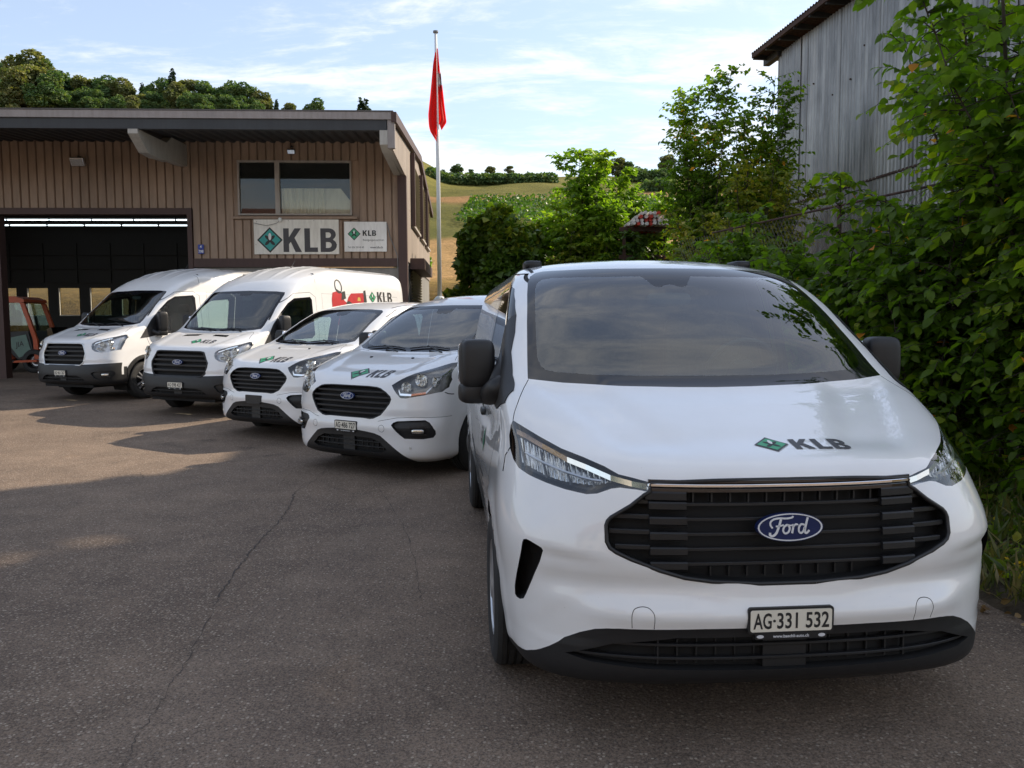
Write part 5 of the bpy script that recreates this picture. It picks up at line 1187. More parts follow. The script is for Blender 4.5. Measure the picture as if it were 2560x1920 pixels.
# vineyard: each row of vines a thing of its own
GV = 'rows of the vineyard on the slope'; rg = np.random.default_rng(77)
for k in range(34):
    x0 = -14 + k * 2.5; P = []; D = []; p0 = None; ln = 0
    for j in range(34):
        y = 128 + j * 1.75; x = x0 + (y - 128) * -.30
        if x < -9 or x > 58: continue
        if p0 is None: p0 = (x, y)
        z = hill_h(x, y)
        for q in range(12): P.append((x - p0[0] + rg.normal(0, .22), y - p0[1] + rg.uniform(-.9, .9), z - hill_h(*p0) + rg.uniform(.3, 1.75))); D.append(rg.normal(0, 1, 3))
    if len(P) < 60: continue
    W, F = leaves_np(P, D, np.full(len(P), .62), rg, (CL_V, CL_F)); me = np_mesh('foliage', W.reshape(-1, 3), F.reshape(-1, 3), np.repeat(rg.uniform(0, 1, len(P)), 4))
    r_ = empty('vine_row', (p0[0], p0[1], hill_h(*p0))); tag(r_, 'green row of vines running up the vineyard slope behind the trees', 'vines', GV); link_mesh('foliage', me, 'leaf_vine', r_)
# verge: soil strip, grass, dry leaves
V = []; F = []; ys3 = np.linspace(1.0, 34, 110)
for y in ys3:
    for k in range(14):
        u = k / 13; ex = max(2.42, edge_x(y)); x = ex - .06 + (16 - ex) * u ** 1.6; z = .012 + .20 * (1 - math.exp(-(x - ex + .06) * 1.6)) + .05 * mnoise.noise(Vector((x * 1.7, y * 1.7, 0))) * (u > 0) ; V.append((x, y, (z if u > 0 else -.03) + (hill_h(x, y))))
for j in range(len(ys3) - 1):
    for k in range(13): a = j * 14 + k; F.append((a, a + 1, a + 15, a + 14))
tag(mesh_obj('verge', V, F, 'verge_soil', None, True), kind='structure')
def scatter(name, n, box, mat, ls, tmpl, up, wdt=1.0, lift=.0, seed=1):
    rg = np.random.default_rng(seed); y = rg.uniform(box[2], box[3], n); ex = np.array([max(2.42, edge_x(q)) for q in y]); x = ex + rg.uniform(0, 1, n) ** 1.3 * (box[1] - box[0]) + box[0]
    z = np.array([hill_h(a, b_) for a, b_ in zip(x, y)]) + np.where(x > ex, .012 + .20 * (1 - np.exp(-(x - ex + .06) * 1.6)), .006) + lift + rg.uniform(0, .03, n)
    D = rg.normal(0, 1, (n, 3)); D[:, 2] = np.abs(D[:, 2]) * up[0] + up[1]; W, F = leaves_np(np.c_[x, y, z], D, ls * rg.uniform(.5, 1.3, n), rg, tmpl, .8, wdt)
    me = np_mesh(name, W.reshape(-1, 3), F.reshape(-1, 3), np.repeat(rg.uniform(0, 1, n), len(tmpl[0]))); return tag(link_mesh(name, me, mat), kind='stuff')
scatter('grass', 9000, (0.02, 1.6, 1.5, 12), 'grass_blade', .17, (SLIM_V * np.array([.35, 1, 1]), SLIM_F), (1.2, .9), 1.0, 0, 3)
scatter('ground_cover', 7000, (.15, 2.2, 1.5, 12), 'leaf_shade', .075, (LEAF_V, LEAF_F), (.5, .1), 1.0, .03, 4)
scatter('fallen_leaves', 1500, (-.10, 1.0, 1.5, 10), 'dry_leaf', .06, (LEAF_V, LEAF_F), (.12, .02), 1.0, 0, 5)
# ------------------------------------------------------------------ workshop (brown clad hall on the left)
BO = Vector((-2.77, 21, .165)); BM = Matrix.Translation(BO) @ Matrix.Rotation(R(2.6), 4, 'Z')
ws = empty('workshop_hall', BO, R(2.6)); tag(ws, 'long brown ribbed-metal workshop hall with a wide dark doorway and a window under the eaves', 'building')
XL = -22.0; DB = 11.2
def bx(name, x0, x1, y0, y1, z0, z1, mat, parent=ws, bev=0): return MB().box(((x0 + x1) / 2, (y0 + y1) / 2, (z0 + z1) / 2), (x1 - x0, y1 - y0, z1 - z0), None, bev).build(name, mat, parent)
bx('wall', -5.36, -4.22, .05, .25, 3.0, 6.3, 'cladding_brown'); bx('wall', -4.22, -1.34, .05, .25, 3.0, 4.15, 'cladding_brown'); bx('wall', -4.22, -1.34, .05, .25, 5.52, 6.3, 'cladding_brown')
bx('wall', -1.34, -.16, .05, .25, 3.0, 6.3, 'cladding_brown'); bx('wall', XL, -5.362, .05, .25, 4.30, 6.3, 'cladding_brown'); bx('wall', -5.36, -.16, .06, .25, -.1, 2.82, 'concrete')
# cladding panels: raised pan between narrow grooves, shared mesh per height
_pm = {}
def panel(x, z0, z1, wd=.212, mat='cladding_brown', nm='cladding_panel'):
    k = (round(z1 - z0, 3), round(wd, 3), mat)
    if k not in _pm:
        h = z1 - z0; w2 = wd / 2; prof = [(-w2, .048), (-w2 + .018, .0), (w2 - .030, .0), (w2 - .012, .048)]
        v_ = [(a, b_, 0) for a, b_ in prof] + [(a, b_, h) for a, b_ in prof]; f_ = [(i, i + 1, i + 5, i + 4) for i in range(3)] + [(0, 3, 2, 1), (4, 5, 6, 7)]
        me = bpy.data.meshes.new('cladding_panel'); me.from_pydata(v_, [], f_); me.materials.append(MAT[mat]); _pm[k] = me
    o = bpy.data.objects.new(nm, _pm[k]); col.objects.link(o); o.parent = ws; o.location = (x + wd / 2, 0, z0)
x = -5.37; 
while x < -.17:
    wd = .2115
    if x + wd > -4.22 and x < -1.345: panel(x, 3.05, 4.03); panel(x, 5.53, 6.24)
    else: panel(x, 3.05, 6.24)
    x += wd
x = -5.37 - .2115
while x > -15.5: panel(x, 4.325, 6.24); x -= .2115
bx('brown_band', -5.37, -.15, -.03, .05, 2.83, 3.047, 'brown_paint')
bx('door_post', -5.49, -5.375, -.05, .25, -.15, 4.32, 'brown_paint'); bx('door_lintel', -22, -5.492, -.03, .25, 4.16, 4.32, 'brown_paint'); bx('door_post', -10.36, -10.20, .02, .30, -.15, 4.15, 'brown_paint')
bx('corner_column', -.15, .075, -.06, .20, -.15, 5.15, 'brown_paint')
# upper window
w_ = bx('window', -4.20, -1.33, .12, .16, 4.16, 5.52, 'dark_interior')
for a in ((-4.21, -1.325, 5.48, 5.525), (-4.21, -1.325, 4.145, 4.185)): bx('window_frame', a[0], a[1], -.02, .11, a[2], a[3], 'window_frame', w_)
for a in ((-4.21, -4.165), (-3.265, -3.15), (-1.365, -1.325)): bx('window_frame', a[0], a[1], -.018, .108, 4.186, 5.479, 'window_frame', w_)
bx('pane', -4.164, -3.266, .045, .05, 4.187, 5.478, 'window_glass', w_); bx('pane', -3.149, -1.366, .045, .05, 4.187, 5.478, 'window_glass', w_)
cv = []; cf = []; n = 60
for k in range(n + 1):
    xx = -3.12 + 1.1 * k / n; yy = .09 + .018 * math.sin(k * 1.25) * (1 if k % 7 else .3); cv += [(xx, yy, 4.19), (xx, yy, 4.84)]
    if k: a = 2 * k; cf.append((a - 2, a, a + 1, a - 1))
mesh_obj('curtain', cv, cf, 'curtain', w_)
MB().prism([(-2.10, 4.19), (-1.37, 4.19), (-1.37, 4.52), (-1.62, 4.84), (-2.10, 4.84)], -.113, -.108, Matrix(((1, 0, 0, 0), (0, 0, -1, 0), (0, 1, 0, 0), (0, 0, 0, 1)))).build('house_reflection', 'curtain', w_)  # pale gable-shaped panel puts the mirrored house into the pane
bx('sill', -4.33, -1.18, -.09, .02, 4.045, 4.105, 'cladding_brown', w_)
# eaves: fascia, soffit sheets, console beams
EY = -3.0
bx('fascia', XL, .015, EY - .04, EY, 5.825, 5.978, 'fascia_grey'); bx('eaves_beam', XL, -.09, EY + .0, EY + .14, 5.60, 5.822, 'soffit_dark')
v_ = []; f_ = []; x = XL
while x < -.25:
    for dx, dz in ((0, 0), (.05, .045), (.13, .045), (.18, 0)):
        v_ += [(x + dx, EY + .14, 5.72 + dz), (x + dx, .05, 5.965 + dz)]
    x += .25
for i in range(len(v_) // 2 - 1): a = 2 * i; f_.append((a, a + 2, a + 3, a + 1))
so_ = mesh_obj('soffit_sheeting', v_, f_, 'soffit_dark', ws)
def sheet(name, pts, th, mat, parent=ws):   # thick sheet from 4 corners
    v1 = [Vector(p) for p in pts]; n_ = (v1[1] - v1[0]).cross(v1[3] - v1[0]).normalized() * th
    v_ = [tuple(p) for p in v1] + [tuple(p + n_) for p in v1]
    return mesh_obj(name, v_, [(0, 3, 2, 1), (4, 5, 6, 7), (0, 1, 5, 4), (1, 2, 6, 5), (2, 3, 7, 6), (3, 0, 4, 7)], mat, parent)
sheet('roof', [(XL, EY - .05, 5.982), (.06, EY - .05, 5.982), (.10, 5.2, 6.72), (XL, 5.2, 6.72)], .03, 'roof_sheet'); sheet('roof', [(XL, 5.2, 6.72), (.10, 5.2, 6.72), (.10, 12.2, 5.85), (XL, 12.2, 5.85)], .03, 'roof_sheet')
sheet('verge_trim', [(.018, EY - .05, 5.77), (.13, EY - .05, 5.77), (.14, 5.2, 6.50), (.03, 5.2, 6.50)], .21, 'brown_paint'); sheet('verge_trim', [(.03, 5.21, 6.50), (.14, 5.21, 6.50), (.14, 12.2, 5.64), (.03, 12.2, 5.64)], .21, 'brown_paint')
v_ = []; f_ = []
def roofz(y): return 5.80 + (y - EY) / 8.2 * .70 if y < 5.2 else 6.50 - (y - 5.2) / 7 * .86
WIN = [(2.05, 4.9), (5.5, 7.7), (8.2, 10.3)]
def sidep(y0, y1, z0, z1f, nm='gable_panel'):
    mb = MB(); 
    def zt(y): return z1f(y) if callable(z1f) else z1f
    mb.add([(0, y0, z0), (.035, y0 + .02, z0), (.035, y1 - .03, z0), (0, y1 - .012, z0), (0, y0, zt(y0)), (.035, y0 + .02, zt(y0)), (.035, y1 - .03, zt(y1)), (0, y1 - .012, zt(y1))], [(0, 1, 5, 4), (1, 2, 6, 5), (2, 3, 7, 6), (0, 3, 2, 1), (4, 5, 6, 7)])
    return mb.build(nm, 'cladding_side', ws)
y = .22
while y < DB - .1:
    y1 = y + .2115; c = (y + y1) / 2; inw = any(a - .05 < c < b_ + .05 for a, b_ in WIN)
    if inw: sidep(y, y1, 3.02, 4.15); sidep(y, y1, 5.95, roofz)
    else: sidep(y, y1, 3.02, roofz)
    y = y1
y = EY + .145
while y < .2: sidep(y, y + .2115, 5.20, roofz); y += .2115
bx('eaves_return', -.072, -.004, EY + .145, .2, 5.20, 5.72, 'beam_paint')
bx('corner_post', -.073, .085, EY - .0, EY + .143, 5.22, 5.822, 'fascia_grey')
bx('side_wall', -.20, -.002, .26, DB, -.2, 6.0, 'concrete')
for (a, b_) in WIN:
    w_ = bx('side_window', -.0, .02, a, b_, 4.18, 5.93, 'dark_interior')
    bx('window_post', .021, .16, a - .18, a - .02, 4.1, 6.12, 'brown_paint', w_); bx('window_sill', .021, .12, a, b_, 4.10, 4.17, 'window_frame', w_)
    z = 4.22
    while z < 5.88: MB().add([(.05, a + .03, z), (.05, b_ - .03, z), (.105, b_ - .03, z + .045), (.105, a + .03, z + .045), (.05, a + .03, z - .004), (.05, b_ - .03, z - .004), (.105, b_ - .03, z + .041), (.105, a + .03, z + .041)], [(0, 1, 2, 3), (7, 6, 5, 4), (3, 2, 6, 7), (0, 4, 5, 1)]).build('blind_slat', 'blind_slat', w_); z += .085
w_ = bx('side_window', -.0, .02, 1.5, 5.4, .9, 2.88, 'dark_interior'); bx('blind_box', .021, .42, 1.42, 5.6, 2.86, 3.16, 'brown_paint', w_)
z = 1.0
while z < 2.84: MB().add([(.05, 1.55, z), (.05, 5.35, z), (.105, 5.35, z + .045), (.105, 1.55, z + .045), (.05, 1.55, z - .004), (.05, 5.35, z - .004), (.105, 5.35, z + .041), (.105, 1.55, z + .041)], [(0, 1, 2, 3), (7, 6, 5, 4), (3, 2, 6, 7), (0, 4, 5, 1)]).build('blind_slat', 'blind_slat', w_); z += .085
# console beams under the eaves (cranked, pale grey)
def console(x0, x1, prof):
    Q = Matrix(((0, 0, 1, 0), (1, 0, 0, 0), (0, 1, 0, 0), (0, 0, 0, 1)))    # (y, z) outline, extruded along x
    return MB().prism(prof, x0, x1, Q).build('console_beam', 'beam_paint', ws)
PC = [(EY - .001, 5.598), (EY - .001, 5.50), (-2.46, 5.20), (-1.9, 5.19), (-1.75, 5.21), (-1.1, 5.26), (-.95, 5.30), (-.002, 5.36), (-.002, 5.90), (-1.0, 5.86), (-1.35, 5.66), (EY, 5.598)]
console(-5.66, -5.45, PC[:-1]); console(-11.4, -11.19, PC[:-1])
console(-.245, -.075, [(EY - .001, 5.598), (EY - .001, 5.29), (-2.6, 5.22), (-.002, 5.16), (-.002, 5.9), (-1.0, 5.86), (-2.8, 5.70)])
# interior shell of the hall
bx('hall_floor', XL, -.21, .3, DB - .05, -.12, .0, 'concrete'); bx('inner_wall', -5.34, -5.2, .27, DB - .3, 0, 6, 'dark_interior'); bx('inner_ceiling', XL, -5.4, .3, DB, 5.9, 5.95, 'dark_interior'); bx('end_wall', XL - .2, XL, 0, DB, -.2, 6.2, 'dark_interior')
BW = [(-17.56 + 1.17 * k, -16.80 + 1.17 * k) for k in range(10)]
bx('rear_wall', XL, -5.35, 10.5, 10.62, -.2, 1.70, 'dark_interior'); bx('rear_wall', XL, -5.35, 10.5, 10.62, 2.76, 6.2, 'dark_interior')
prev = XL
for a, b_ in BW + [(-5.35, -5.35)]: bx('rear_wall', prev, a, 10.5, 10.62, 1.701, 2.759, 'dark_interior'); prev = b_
for a, b_ in BW:
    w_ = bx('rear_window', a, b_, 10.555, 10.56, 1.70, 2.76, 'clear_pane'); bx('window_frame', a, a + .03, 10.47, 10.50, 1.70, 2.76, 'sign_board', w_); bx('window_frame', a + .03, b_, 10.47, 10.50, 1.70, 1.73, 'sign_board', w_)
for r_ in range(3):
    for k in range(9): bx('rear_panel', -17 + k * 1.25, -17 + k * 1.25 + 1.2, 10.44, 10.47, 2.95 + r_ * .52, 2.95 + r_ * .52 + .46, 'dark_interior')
# fluorescent tubes
ti = 0
tube_words = ['first', 'second', 'third', 'fourth', 'fifth', 'sixth']
for row, (yr, xs0, pitch, lg, z_) in enumerate([(7.05, -13.9, 1.40, 1.34, 4.9), (8.6, -14.66, 1.30, 1.22, 4.9)]):
    for k in range(-1, 6):
        x0 = xs0 + k * pitch
        if x0 + lg > -5.5: continue
        p = BM @ Vector((x0 + lg / 2, yr, z_)); e_ = empty('fluorescent_lamp', p, R(2.6)); MB().box((0, 0, 0), (lg, .05, .035)).build('tube', 'lamp_glow', e_); MB().box((0, 0, .05), (lg, .12, .05)).build('housing', 'lamp_grey', e_)
        tag(e_, 'lit fluorescent tube in the %s row hanging inside the dark hall' % ('front' if row == 0 else 'rear'), 'lamp', 'fluorescent tubes in the hall, %s row' % ('front' if row == 0 else 'rear'))
# floodlights, camera, signs (things of their own, on the wall)
def at_wall(x, y, z): return BM @ Vector((x, y, z))
WX = BM.to_3x3() @ Vector((1, 0, 0)); UP = Vector((0, 0, 1))
for (x, z, w2, col_, lab) in ((-8.10, 5.52, .34, 'satin_metal', 'large silver floodlight tilted down on the wall above the doorway'), (-2.80, 5.80, .20, 'gloss_black', 'small black floodlight mounted above the upper window')):
    e_ = empty('floodlight', at_wall(x, 0, z), R(2.6)); tag(e_, lab, 'floodlight')
    tl = Matrix.Rotation(R(28), 4, 'X'); MB().box((0, -.16, .0), (w2, .08, w2 * .62), tl, .012).build('lamp_housing', col_, e_); MB().box((0, -.204, .0), (w2 * .84, .012, w2 * .46), tl).build('lamp_glass', 'reflector', e_)
    MB().box((0, -.04, .06), (.05, .12, .04)).build('bracket', 'black_plastic', e_)
e_ = empty('security_camera', at_wall(-3.13, -.12, 4.02), R(2.6)); tag(e_, 'small white dome camera with a loose cable under the window sill', 'camera'); MB().sell((0, 0, .0), (.05, .06, .055), .9, 8).build('camera_dome', 'logo_white', e_, True); MB().box((0, .05, .04), (.06, .08, .03)).build('bracket', 'logo_white', e_); MB().tube([(0, .03, -.02), (-.1, .02, -.09), (-.35, .03, -.15), (-.68, .035, -.08)], .006, 5).build('cable', 'lamp_grey', e_)
def board(name, x0, x1, z0, z1, mat, lab):
    e_ = MB().box((0, 0, 0), (x1 - x0, .03, z1 - z0)).build(name, mat, None, loc=at_wall((x0 + x1) / 2, -.045, (z0 + z1) / 2), rot=(0, 0, R(2.6))); tag(e_, lab, 'sign'); return e_
FQ = Matrix(((1, 0, 0, 0), (0, 0, -1, -.0155), (0, 1, 0, 0), (0, 0, 0, 1)))
def on_board(par, polys, tb):
    for i, (mt, o_, hs) in enumerate(polys):
        MB().prism(o_, .0005 + i * .0006, .0011 + i * .0006, FQ, hs).build('logo' if i < 7 else 'lettering', tb.get(mt, mt), par)
s1 = board('company_sign', -3.815, -1.665, 3.152, 4.032, 'sign_board', 'large cream sign with a teal diamond logo and big letters KLB')
ps, _ = klb_polys(-.335, -.385, .60, 1.0, .11)
ps = [([(p[0] * 1.0, p[1]) for p in o_], hs) for o_, hs in ps]; sc_ = 1.355 / (_ + .335 - .066); ps = [([((p[0] + .335) * sc_ - .335, p[1]) for p in o_], [[((p[0] + .335) * sc_ - .335, p[1]) for p in q] for q in hs]) for o_, hs in ps]
on_board(s1, logo_polys(-.675, -.08, .325) + [('logo_grey', o_, hs) for o_, hs in ps], {'GREEN': 'logo_teal', 'BLADE': 'ink_black'})
for (xx, zz) in ((-1.0, .38), (-.2, .41), (.45, .41), (1.02, -.2), (-1.03, -.2)): MB().prism(ellipse(xx, zz, .008, .008, 8), .001, .004, FQ).build('screw', 'ink_black', s1)
s2 = board('company_sign', -1.525, -.445, 3.218, 3.975, 'sign_board_white', 'smaller white sign with a green diamond logo, telephone number and web address')
ps, _ = klb_polys(-.07, .02, .14, 1.15, .13)
on_board(s2, logo_polys(-.29, .07, .165) + [('ink_black', o_, hs) for o_, hs in ps], {'GREEN': 'logo_green', 'BLADE': 'ink_black'})
for txt, xx, zz, sz, b_, al in (('Reinigungsmaschinen', -.07, -.085, .075, .0, 'LEFT'), ('Tel. 056 250 40 40', -.45, -.272, .062, .0004, 'LEFT'), ('www.klb.ch', .115, -.272, .080, .0012, 'LEFT')):
    v_, f_ = text_geo(txt, sz, b_, .86, al); MB().add([(q[0] + xx, q[1] + zz, .002) for q in v_], f_, FQ).build('lettering', 'logo_grey', s2)
for txt, z0, z1, lab in (('4', 3.285, 3.398, 'blue enamel plate with the number 4, upper of the two'), ('798', 3.165, 3.275, 'blue enamel plate with the number 798, lower of the two')):
    e_ = board('house_number', -5.232, -5.092, z0, z1, 'number_blue', lab); e_['category'] = 'number plate'; v_, f_ = text_geo(txt, .10, .002, .85); MB().add([(q[0], q[1], .001) for q in v_], f_, FQ).build('lettering', 'logo_white', e_)
cb = MB().tube([at_wall(-.44, -.04, 3.95), at_wall(-.36, -.05, 3.6), at_wall(-.17, -.07, 3.1), at_wall(-.16, -.07, 1.5)], .012, 5).build('cable', 'lamp_grey'); tag(cb, 'thin cable running from the small sign down the brown corner column', 'cable')
# ------------------------------------------------------------------ compact tractor in the doorway
tr = empty('municipal_tractor', at_wall(-11.75, 3.0, 0), R(2.6)); tag(tr, 'orange compact tractor with a glazed cab standing inside the dark doorway', 'tractor')
def Qx(y0, y1): return Matrix(((1, 0, 0, 0), (0, 0, 1, 0), (0, 1, 0, 0), (0, 0, 0, 1)))
def xz(name, poly, y0, y1, mat, par=tr): return MB().prism(poly, y0, y1, Qx(0, 0)).build(name, mat, par)
xz('cab_roof', [(-1.0, 2.13), (-.9, 2.20), (.55, 2.18), (.78, 2.10), (.80, 2.02), (.70, 2.00), (-1.0, 2.03)], -.62, .62, 'orange_paint')
for y0 in (-.60, .52):
    xz('cab_pillar', [(.66, 2.0), (.78, 2.0), (.95, 1.45), (1.10, .95), (1.12, .40), (1.0, .40), (.98, .95), (.84, 1.45)], y0, y0 + .08, 'orange_paint')
    xz('cab_pillar', [(-.22, 2.02), (-.14, 2.02), (.0, 1.15), (-.08, 1.15)], y0, y0 + .06, 'black_plastic'); xz('cab_pillar', [(-1.0, 2.03), (-.85, 2.03), (-.62, 1.2), (-.8, 1.2)], y0, y0 + .08, 'orange_paint')
    xz('door_frame', [(-.08, 1.15), (.85, 1.20), (.98, .55), (.55, .38), (.30, .62), (-.08, 1.12)], y0 + .01, y0 + .05, 'black_plastic')
xz('door_sign', [(.20, .98), (.80, 1.10), (.93, .58), (.58, .44)], -.612, -.602, 'door_sign')
v_, f_ = text_geo('JIA', .20, .004, .9); MB().add([(q[0] + .62, q[1] + .82 + .25 * q[0], .615) for q in v_], f_, Matrix(((1, 0, 0, 0), (0, 0, -1, 0), (0, 1, 0, 0), (0, 0, 0, 1)))).build('lettering', 'ink_black', tr)
xz('windscreen', [(-.75, 1.2), (-.8, 2.0), (.68, 2.0), (.92, 1.2)], -.015 + .55, .56, 'side_glass'); xz('side_glass', [(-.12, 1.17), (-.18, 2.0), (.66, 2.0), (.88, 1.2)], -.585, -.58, 'side_glass')
xz('rear_fender', [(-1.1, 1.25), (-.80, 1.28), (-.35, .95), (.05, .72), (.35, .50), (.42, .42), (.30, .36), (.0, .55), (-.35, .62), (-1.1, .62)], -.66, .66, 'orange_paint')
xz('chassis', [(-1.2, .30), (1.2, .30), (1.2, .44), (.3, .50), (-1.2, .60)], -.40, .40, 'black_plastic'); xz('step', [(.42, .30), (1.10, .32), (1.08, .38), (.48, .36)], -.66, -.45, 'orange_paint')
xz('attachment', [(1.15, .25), (1.5, .30), (1.55, .9), (1.42, 1.3), (1.30, 1.25), (1.35, .8), (1.15, .6)], -.45, .45, 'gloss_black'); xz('attachment_cover', [(1.32, 1.0), (1.48, 1.02), (1.62, .70), (1.50, .60)], -.47, -.44, 'print_red')
e_ = MB().sell((-.2, -.1, 1.15), (.26, .25, .12), .5, 8).sell((-.45, -.1, 1.5), (.09, .25, .33), .5, 8).build('seat', 'seat_fabric', tr, True)
MB().tube([(-.2, -.5, 2.2), (-.3, -.5, 2.27), (.2, -.5, 2.27)], .02, 6).build('light_bar', 'black_plastic', tr); MB().sell((-.25, 0, 2.27), (.09, .09, .07), .9, 8).build('beacon', 'amber', tr, True)
for (wx, wr) in ((-.45, .37), (1.0, .34)):
    for sy in (-1, 1):
        e_ = empty('wheel', (wx, sy * .55, wr), R(90 * -sy), tr)
        ty = MB().lathe([(wr * .62, -.10), (wr * .9, -.11), (wr, -.07), (wr, .07), (wr * .9, .11), (wr * .62, .10)], 28).build('tyre', 'rubber', e_, True)
        MB().lathe([(wr * .62, .10), (wr * .58, .06), (wr * .3, .03), (wr * .25, .07), (0, .07)], 24).build('rim', 'rim_silver', e_, True)
# ------------------------------------------------------------------ flagpole and flag
fp = empty('flagpole', (-3.38, 38, hill_h(-3.38, 38) - .05)); tag(fp, 'tall white flagpole on the bank behind the vans', 'flagpole')
fz = 14.80 - fp.location.z
MB().tube([(0, 0, 0), (-.01, 0, fz * .5), (-.05, 0, fz)], [.105, .09, .06], 16).build('pole', 'pole_white', fp, True); MB().tube([(-.05, 0, fz), (-.05, 0, fz + .08), (-.05, 0, fz + .10)], [.12, .12, .06], 12).build('finial', 'lamp_grey', fp); MB().lathe([(.30, -.2), (.30, .15), (.17, .30), (.11, .32)], 16, Matrix.Rotation(R(-90), 4, 'Y')).build('foot_collar', 'pole_white', fp, True)
fg = empty('flag', (-3.38, 37.9, 13.4)); tag(fg, 'red flag with a glimpse of white, hanging limp in two folds from the tall pole', 'flag')
def fold(name, prof, side, ph, mat):        # prof: (height, width) downwards; one hanging fold of cloth beside the pole
    v_ = []; f_ = []; NU = 12; hs = np.linspace(prof[0][0], prof[-1][0], 30)
    for i, h_ in enumerate(hs):
        wdt = float(np.interp(-h_, [-p[0] for p in prof], [p[1] for p in prof]))
        for k in range(NU + 1):
            u = k / NU; v_.append((side * (.02 + wdt * u) , .16 * math.sin(u * 9 + h_ * .8 + ph) * (.3 + u) + .10 * side, h_ - .35 * u * (i / 29) ** 2))
    for i in range(29):
        for k in range(NU): a = i * (NU + 1) + k; f_.append((a, a + 1, a + NU + 2, a + NU + 1))
    return mesh_obj(name, v_, f_, mat, fg, True)
fold('left_fold', [(.45, .04), (0, .14), (-1.0, .27), (-2.1, .42), (-2.5, .40), (-2.75, .34), (-3.15, .05)], -1, .4, 'flag_red')
fold('right_fold', [(.70, .03), (.2, .08), (-.35, .15), (-.36, .15)], 1, 1.7, 'flag_red'); fold('white_cross', [(-.37, .15), (-.90, .21), (-.91, .21)], 1, 1.7, 'logo_white'); fold('right_fold', [(-.92, .21), (-1.8, .30), (-2.35, .38), (-2.6, .14)], 1, 1.7, 'flag_red')
# ------------------------------------------------------------------ corrugated barn on the right
W0 = Vector((8.36, 25.5, 0)); W1 = Vector((9.68, 15.0, 0)); wd_ = (W1 - W0); WL = wd_.length; wd_.normalize(); wn = Vector((wd_.y, -wd_.x, 0))
if wn.x > 0: wn = -wn
bn = empty('corrugated_barn', W0, 0); tag(bn, 'tall grey barn clad in galvanised corrugated sheets with a rusty roof edge', 'building')
WM = Matrix(((wd_.x, -wn.x, 0, 0), (wd_.y, -wn.y, 0, 0), (0, 0, 1, 0), (0, 0, 0, 1)))     # x along wall towards camera, y into the barn
HB = 9.80
def corr(x0, x1, z0, z1, off, pitch=.15, amp=.021):
    n = int((x1 - x0) / pitch * 6); v_ = []; f_ = []
    for k in range(n + 1):
        x = x0 + (x1 - x0) * k / n; y = off - amp * math.cos(2 * math.pi * x / pitch); v_ += [(x, y, z0), (x, y, z1)]
        if k: a = 2 * k; f_.append((a - 2, a, a + 1, a - 1))
    return mesh_obj('corrugated_sheet', [WM @ Vector(p) for p in v_], f_, 'galvanised', bn, True)
x = 0; k = 0
while x < WL - .05:
    x1 = min(WL, x + .90); corr(x, x1 + .02, 5.05, HB, -.03 - .012 * (k % 2)); corr(x, x1 + .02, 2.3, 5.12, -.004 - .012 * (k % 2)); x = x1; k += 1
MB().box((WL / 2, .12, HB / 2 - .1), (WL, .2, HB - .2), WM).build('wall', 'concrete', bn)
MB().box((WL / 2, -.03, 5.06), (WL, .05, .05), WM).build('rail', 'rust', bn)
MB().box((1.42, -.06, 7.4), (.03, .02, 4.8), WM).build('sheet_joint', 'gap_black', bn)
MB().box((-.1, 3.5, HB / 2), (.2, 7.0, HB), WM).build('gable_wall', 'concrete', bn); MB().box((WL + .1, 3.5, HB / 2), (.2, 7.0, HB), WM).build('gable_wall', 'concrete', bn)
for k in range(14): MB().tube([WM @ Vector((.6 + k * .83 + .2 * math.sin(k * 5), -.06, 8.1 + .5 * math.sin(k * 7.7))), WM @ Vector((.6 + k * .83 + .2 * math.sin(k * 5), -.03, 8.1 + .5 * math.sin(k * 7.7)))], .022, 6).build('bolt', 'rust', bn)
v_ = []; f_ = []; n = int((WL + 1.0) / .15 * 6)
for k in range(n + 1):
    x = -.85 + (WL + 1.0) * k / n; dz = .022 * math.cos(2 * math.pi * x / .15); v_ += [(x, -.62, HB + .22 + dz), (x, 7, HB - 1.0 + dz)]
    if k: a = 2 * k; f_.append((a - 2, a, a + 1, a - 1))
mesh_obj('roof', [WM @ Vector(p) for p in v_], f_, 'rust', bn, True)
MB().box((WL / 2 - .35, -.56, HB + .12), (WL + .9, .10, .12), WM).build('fascia', 'rust', bn); k = 0
x = -.75
while x < WL: MB().box((x, -.1, HB + .08), (.08, .95, .14), WM).build('rafter', 'soffit_dark', bn); x += .9
MB().box((-.45, -.05, HB - .02), (1.0, .2, .2), WM).build('purlin', 'soffit_dark', bn)
# ------------------------------------------------------------------ fence in front of the barn
fe = empty('chain_link_fence', (4.3, 10.5, 0)); tag(fe, 'old chain-link fence with a rusty top rail half hidden by the bushes', 'fence')
fd = Vector((-.27, 1, 0)).normalized(); P0 = Vector((4.3, 10.5, 0)) - fd * 3.2; FL = 6.6
mb = MB(); mb.tube([P0 - fe.location + fd * q + Vector((0, 0, 3.05)) for q in (0, 3, 6, FL)], .016, 6); mb.build('top_rail', 'rust', fe)
for k in range(3): q = P0 - fe.location + fd * (.6 + k * 2.7); MB().tube([(q.x, q.y, 0), (q.x, q.y, 3.08)], .032, 8).build('fence_post', 'rust', fe)
mb = MB(); n = int(FL / .09)
for k in range(n):
    for s_ in (-1, 1):
        a = P0 + fd * (k * .09) ; b_ = a + fd * (s_ * 2.0 * .7); mb.tube([a - fe.location + Vector((0, 0, 1.0)), b_ - fe.location + Vector((0, 0, 3.03))], .0025, 3, False)
tag(mb.build('wire_mesh', 'wire', fe), kind='stuff')
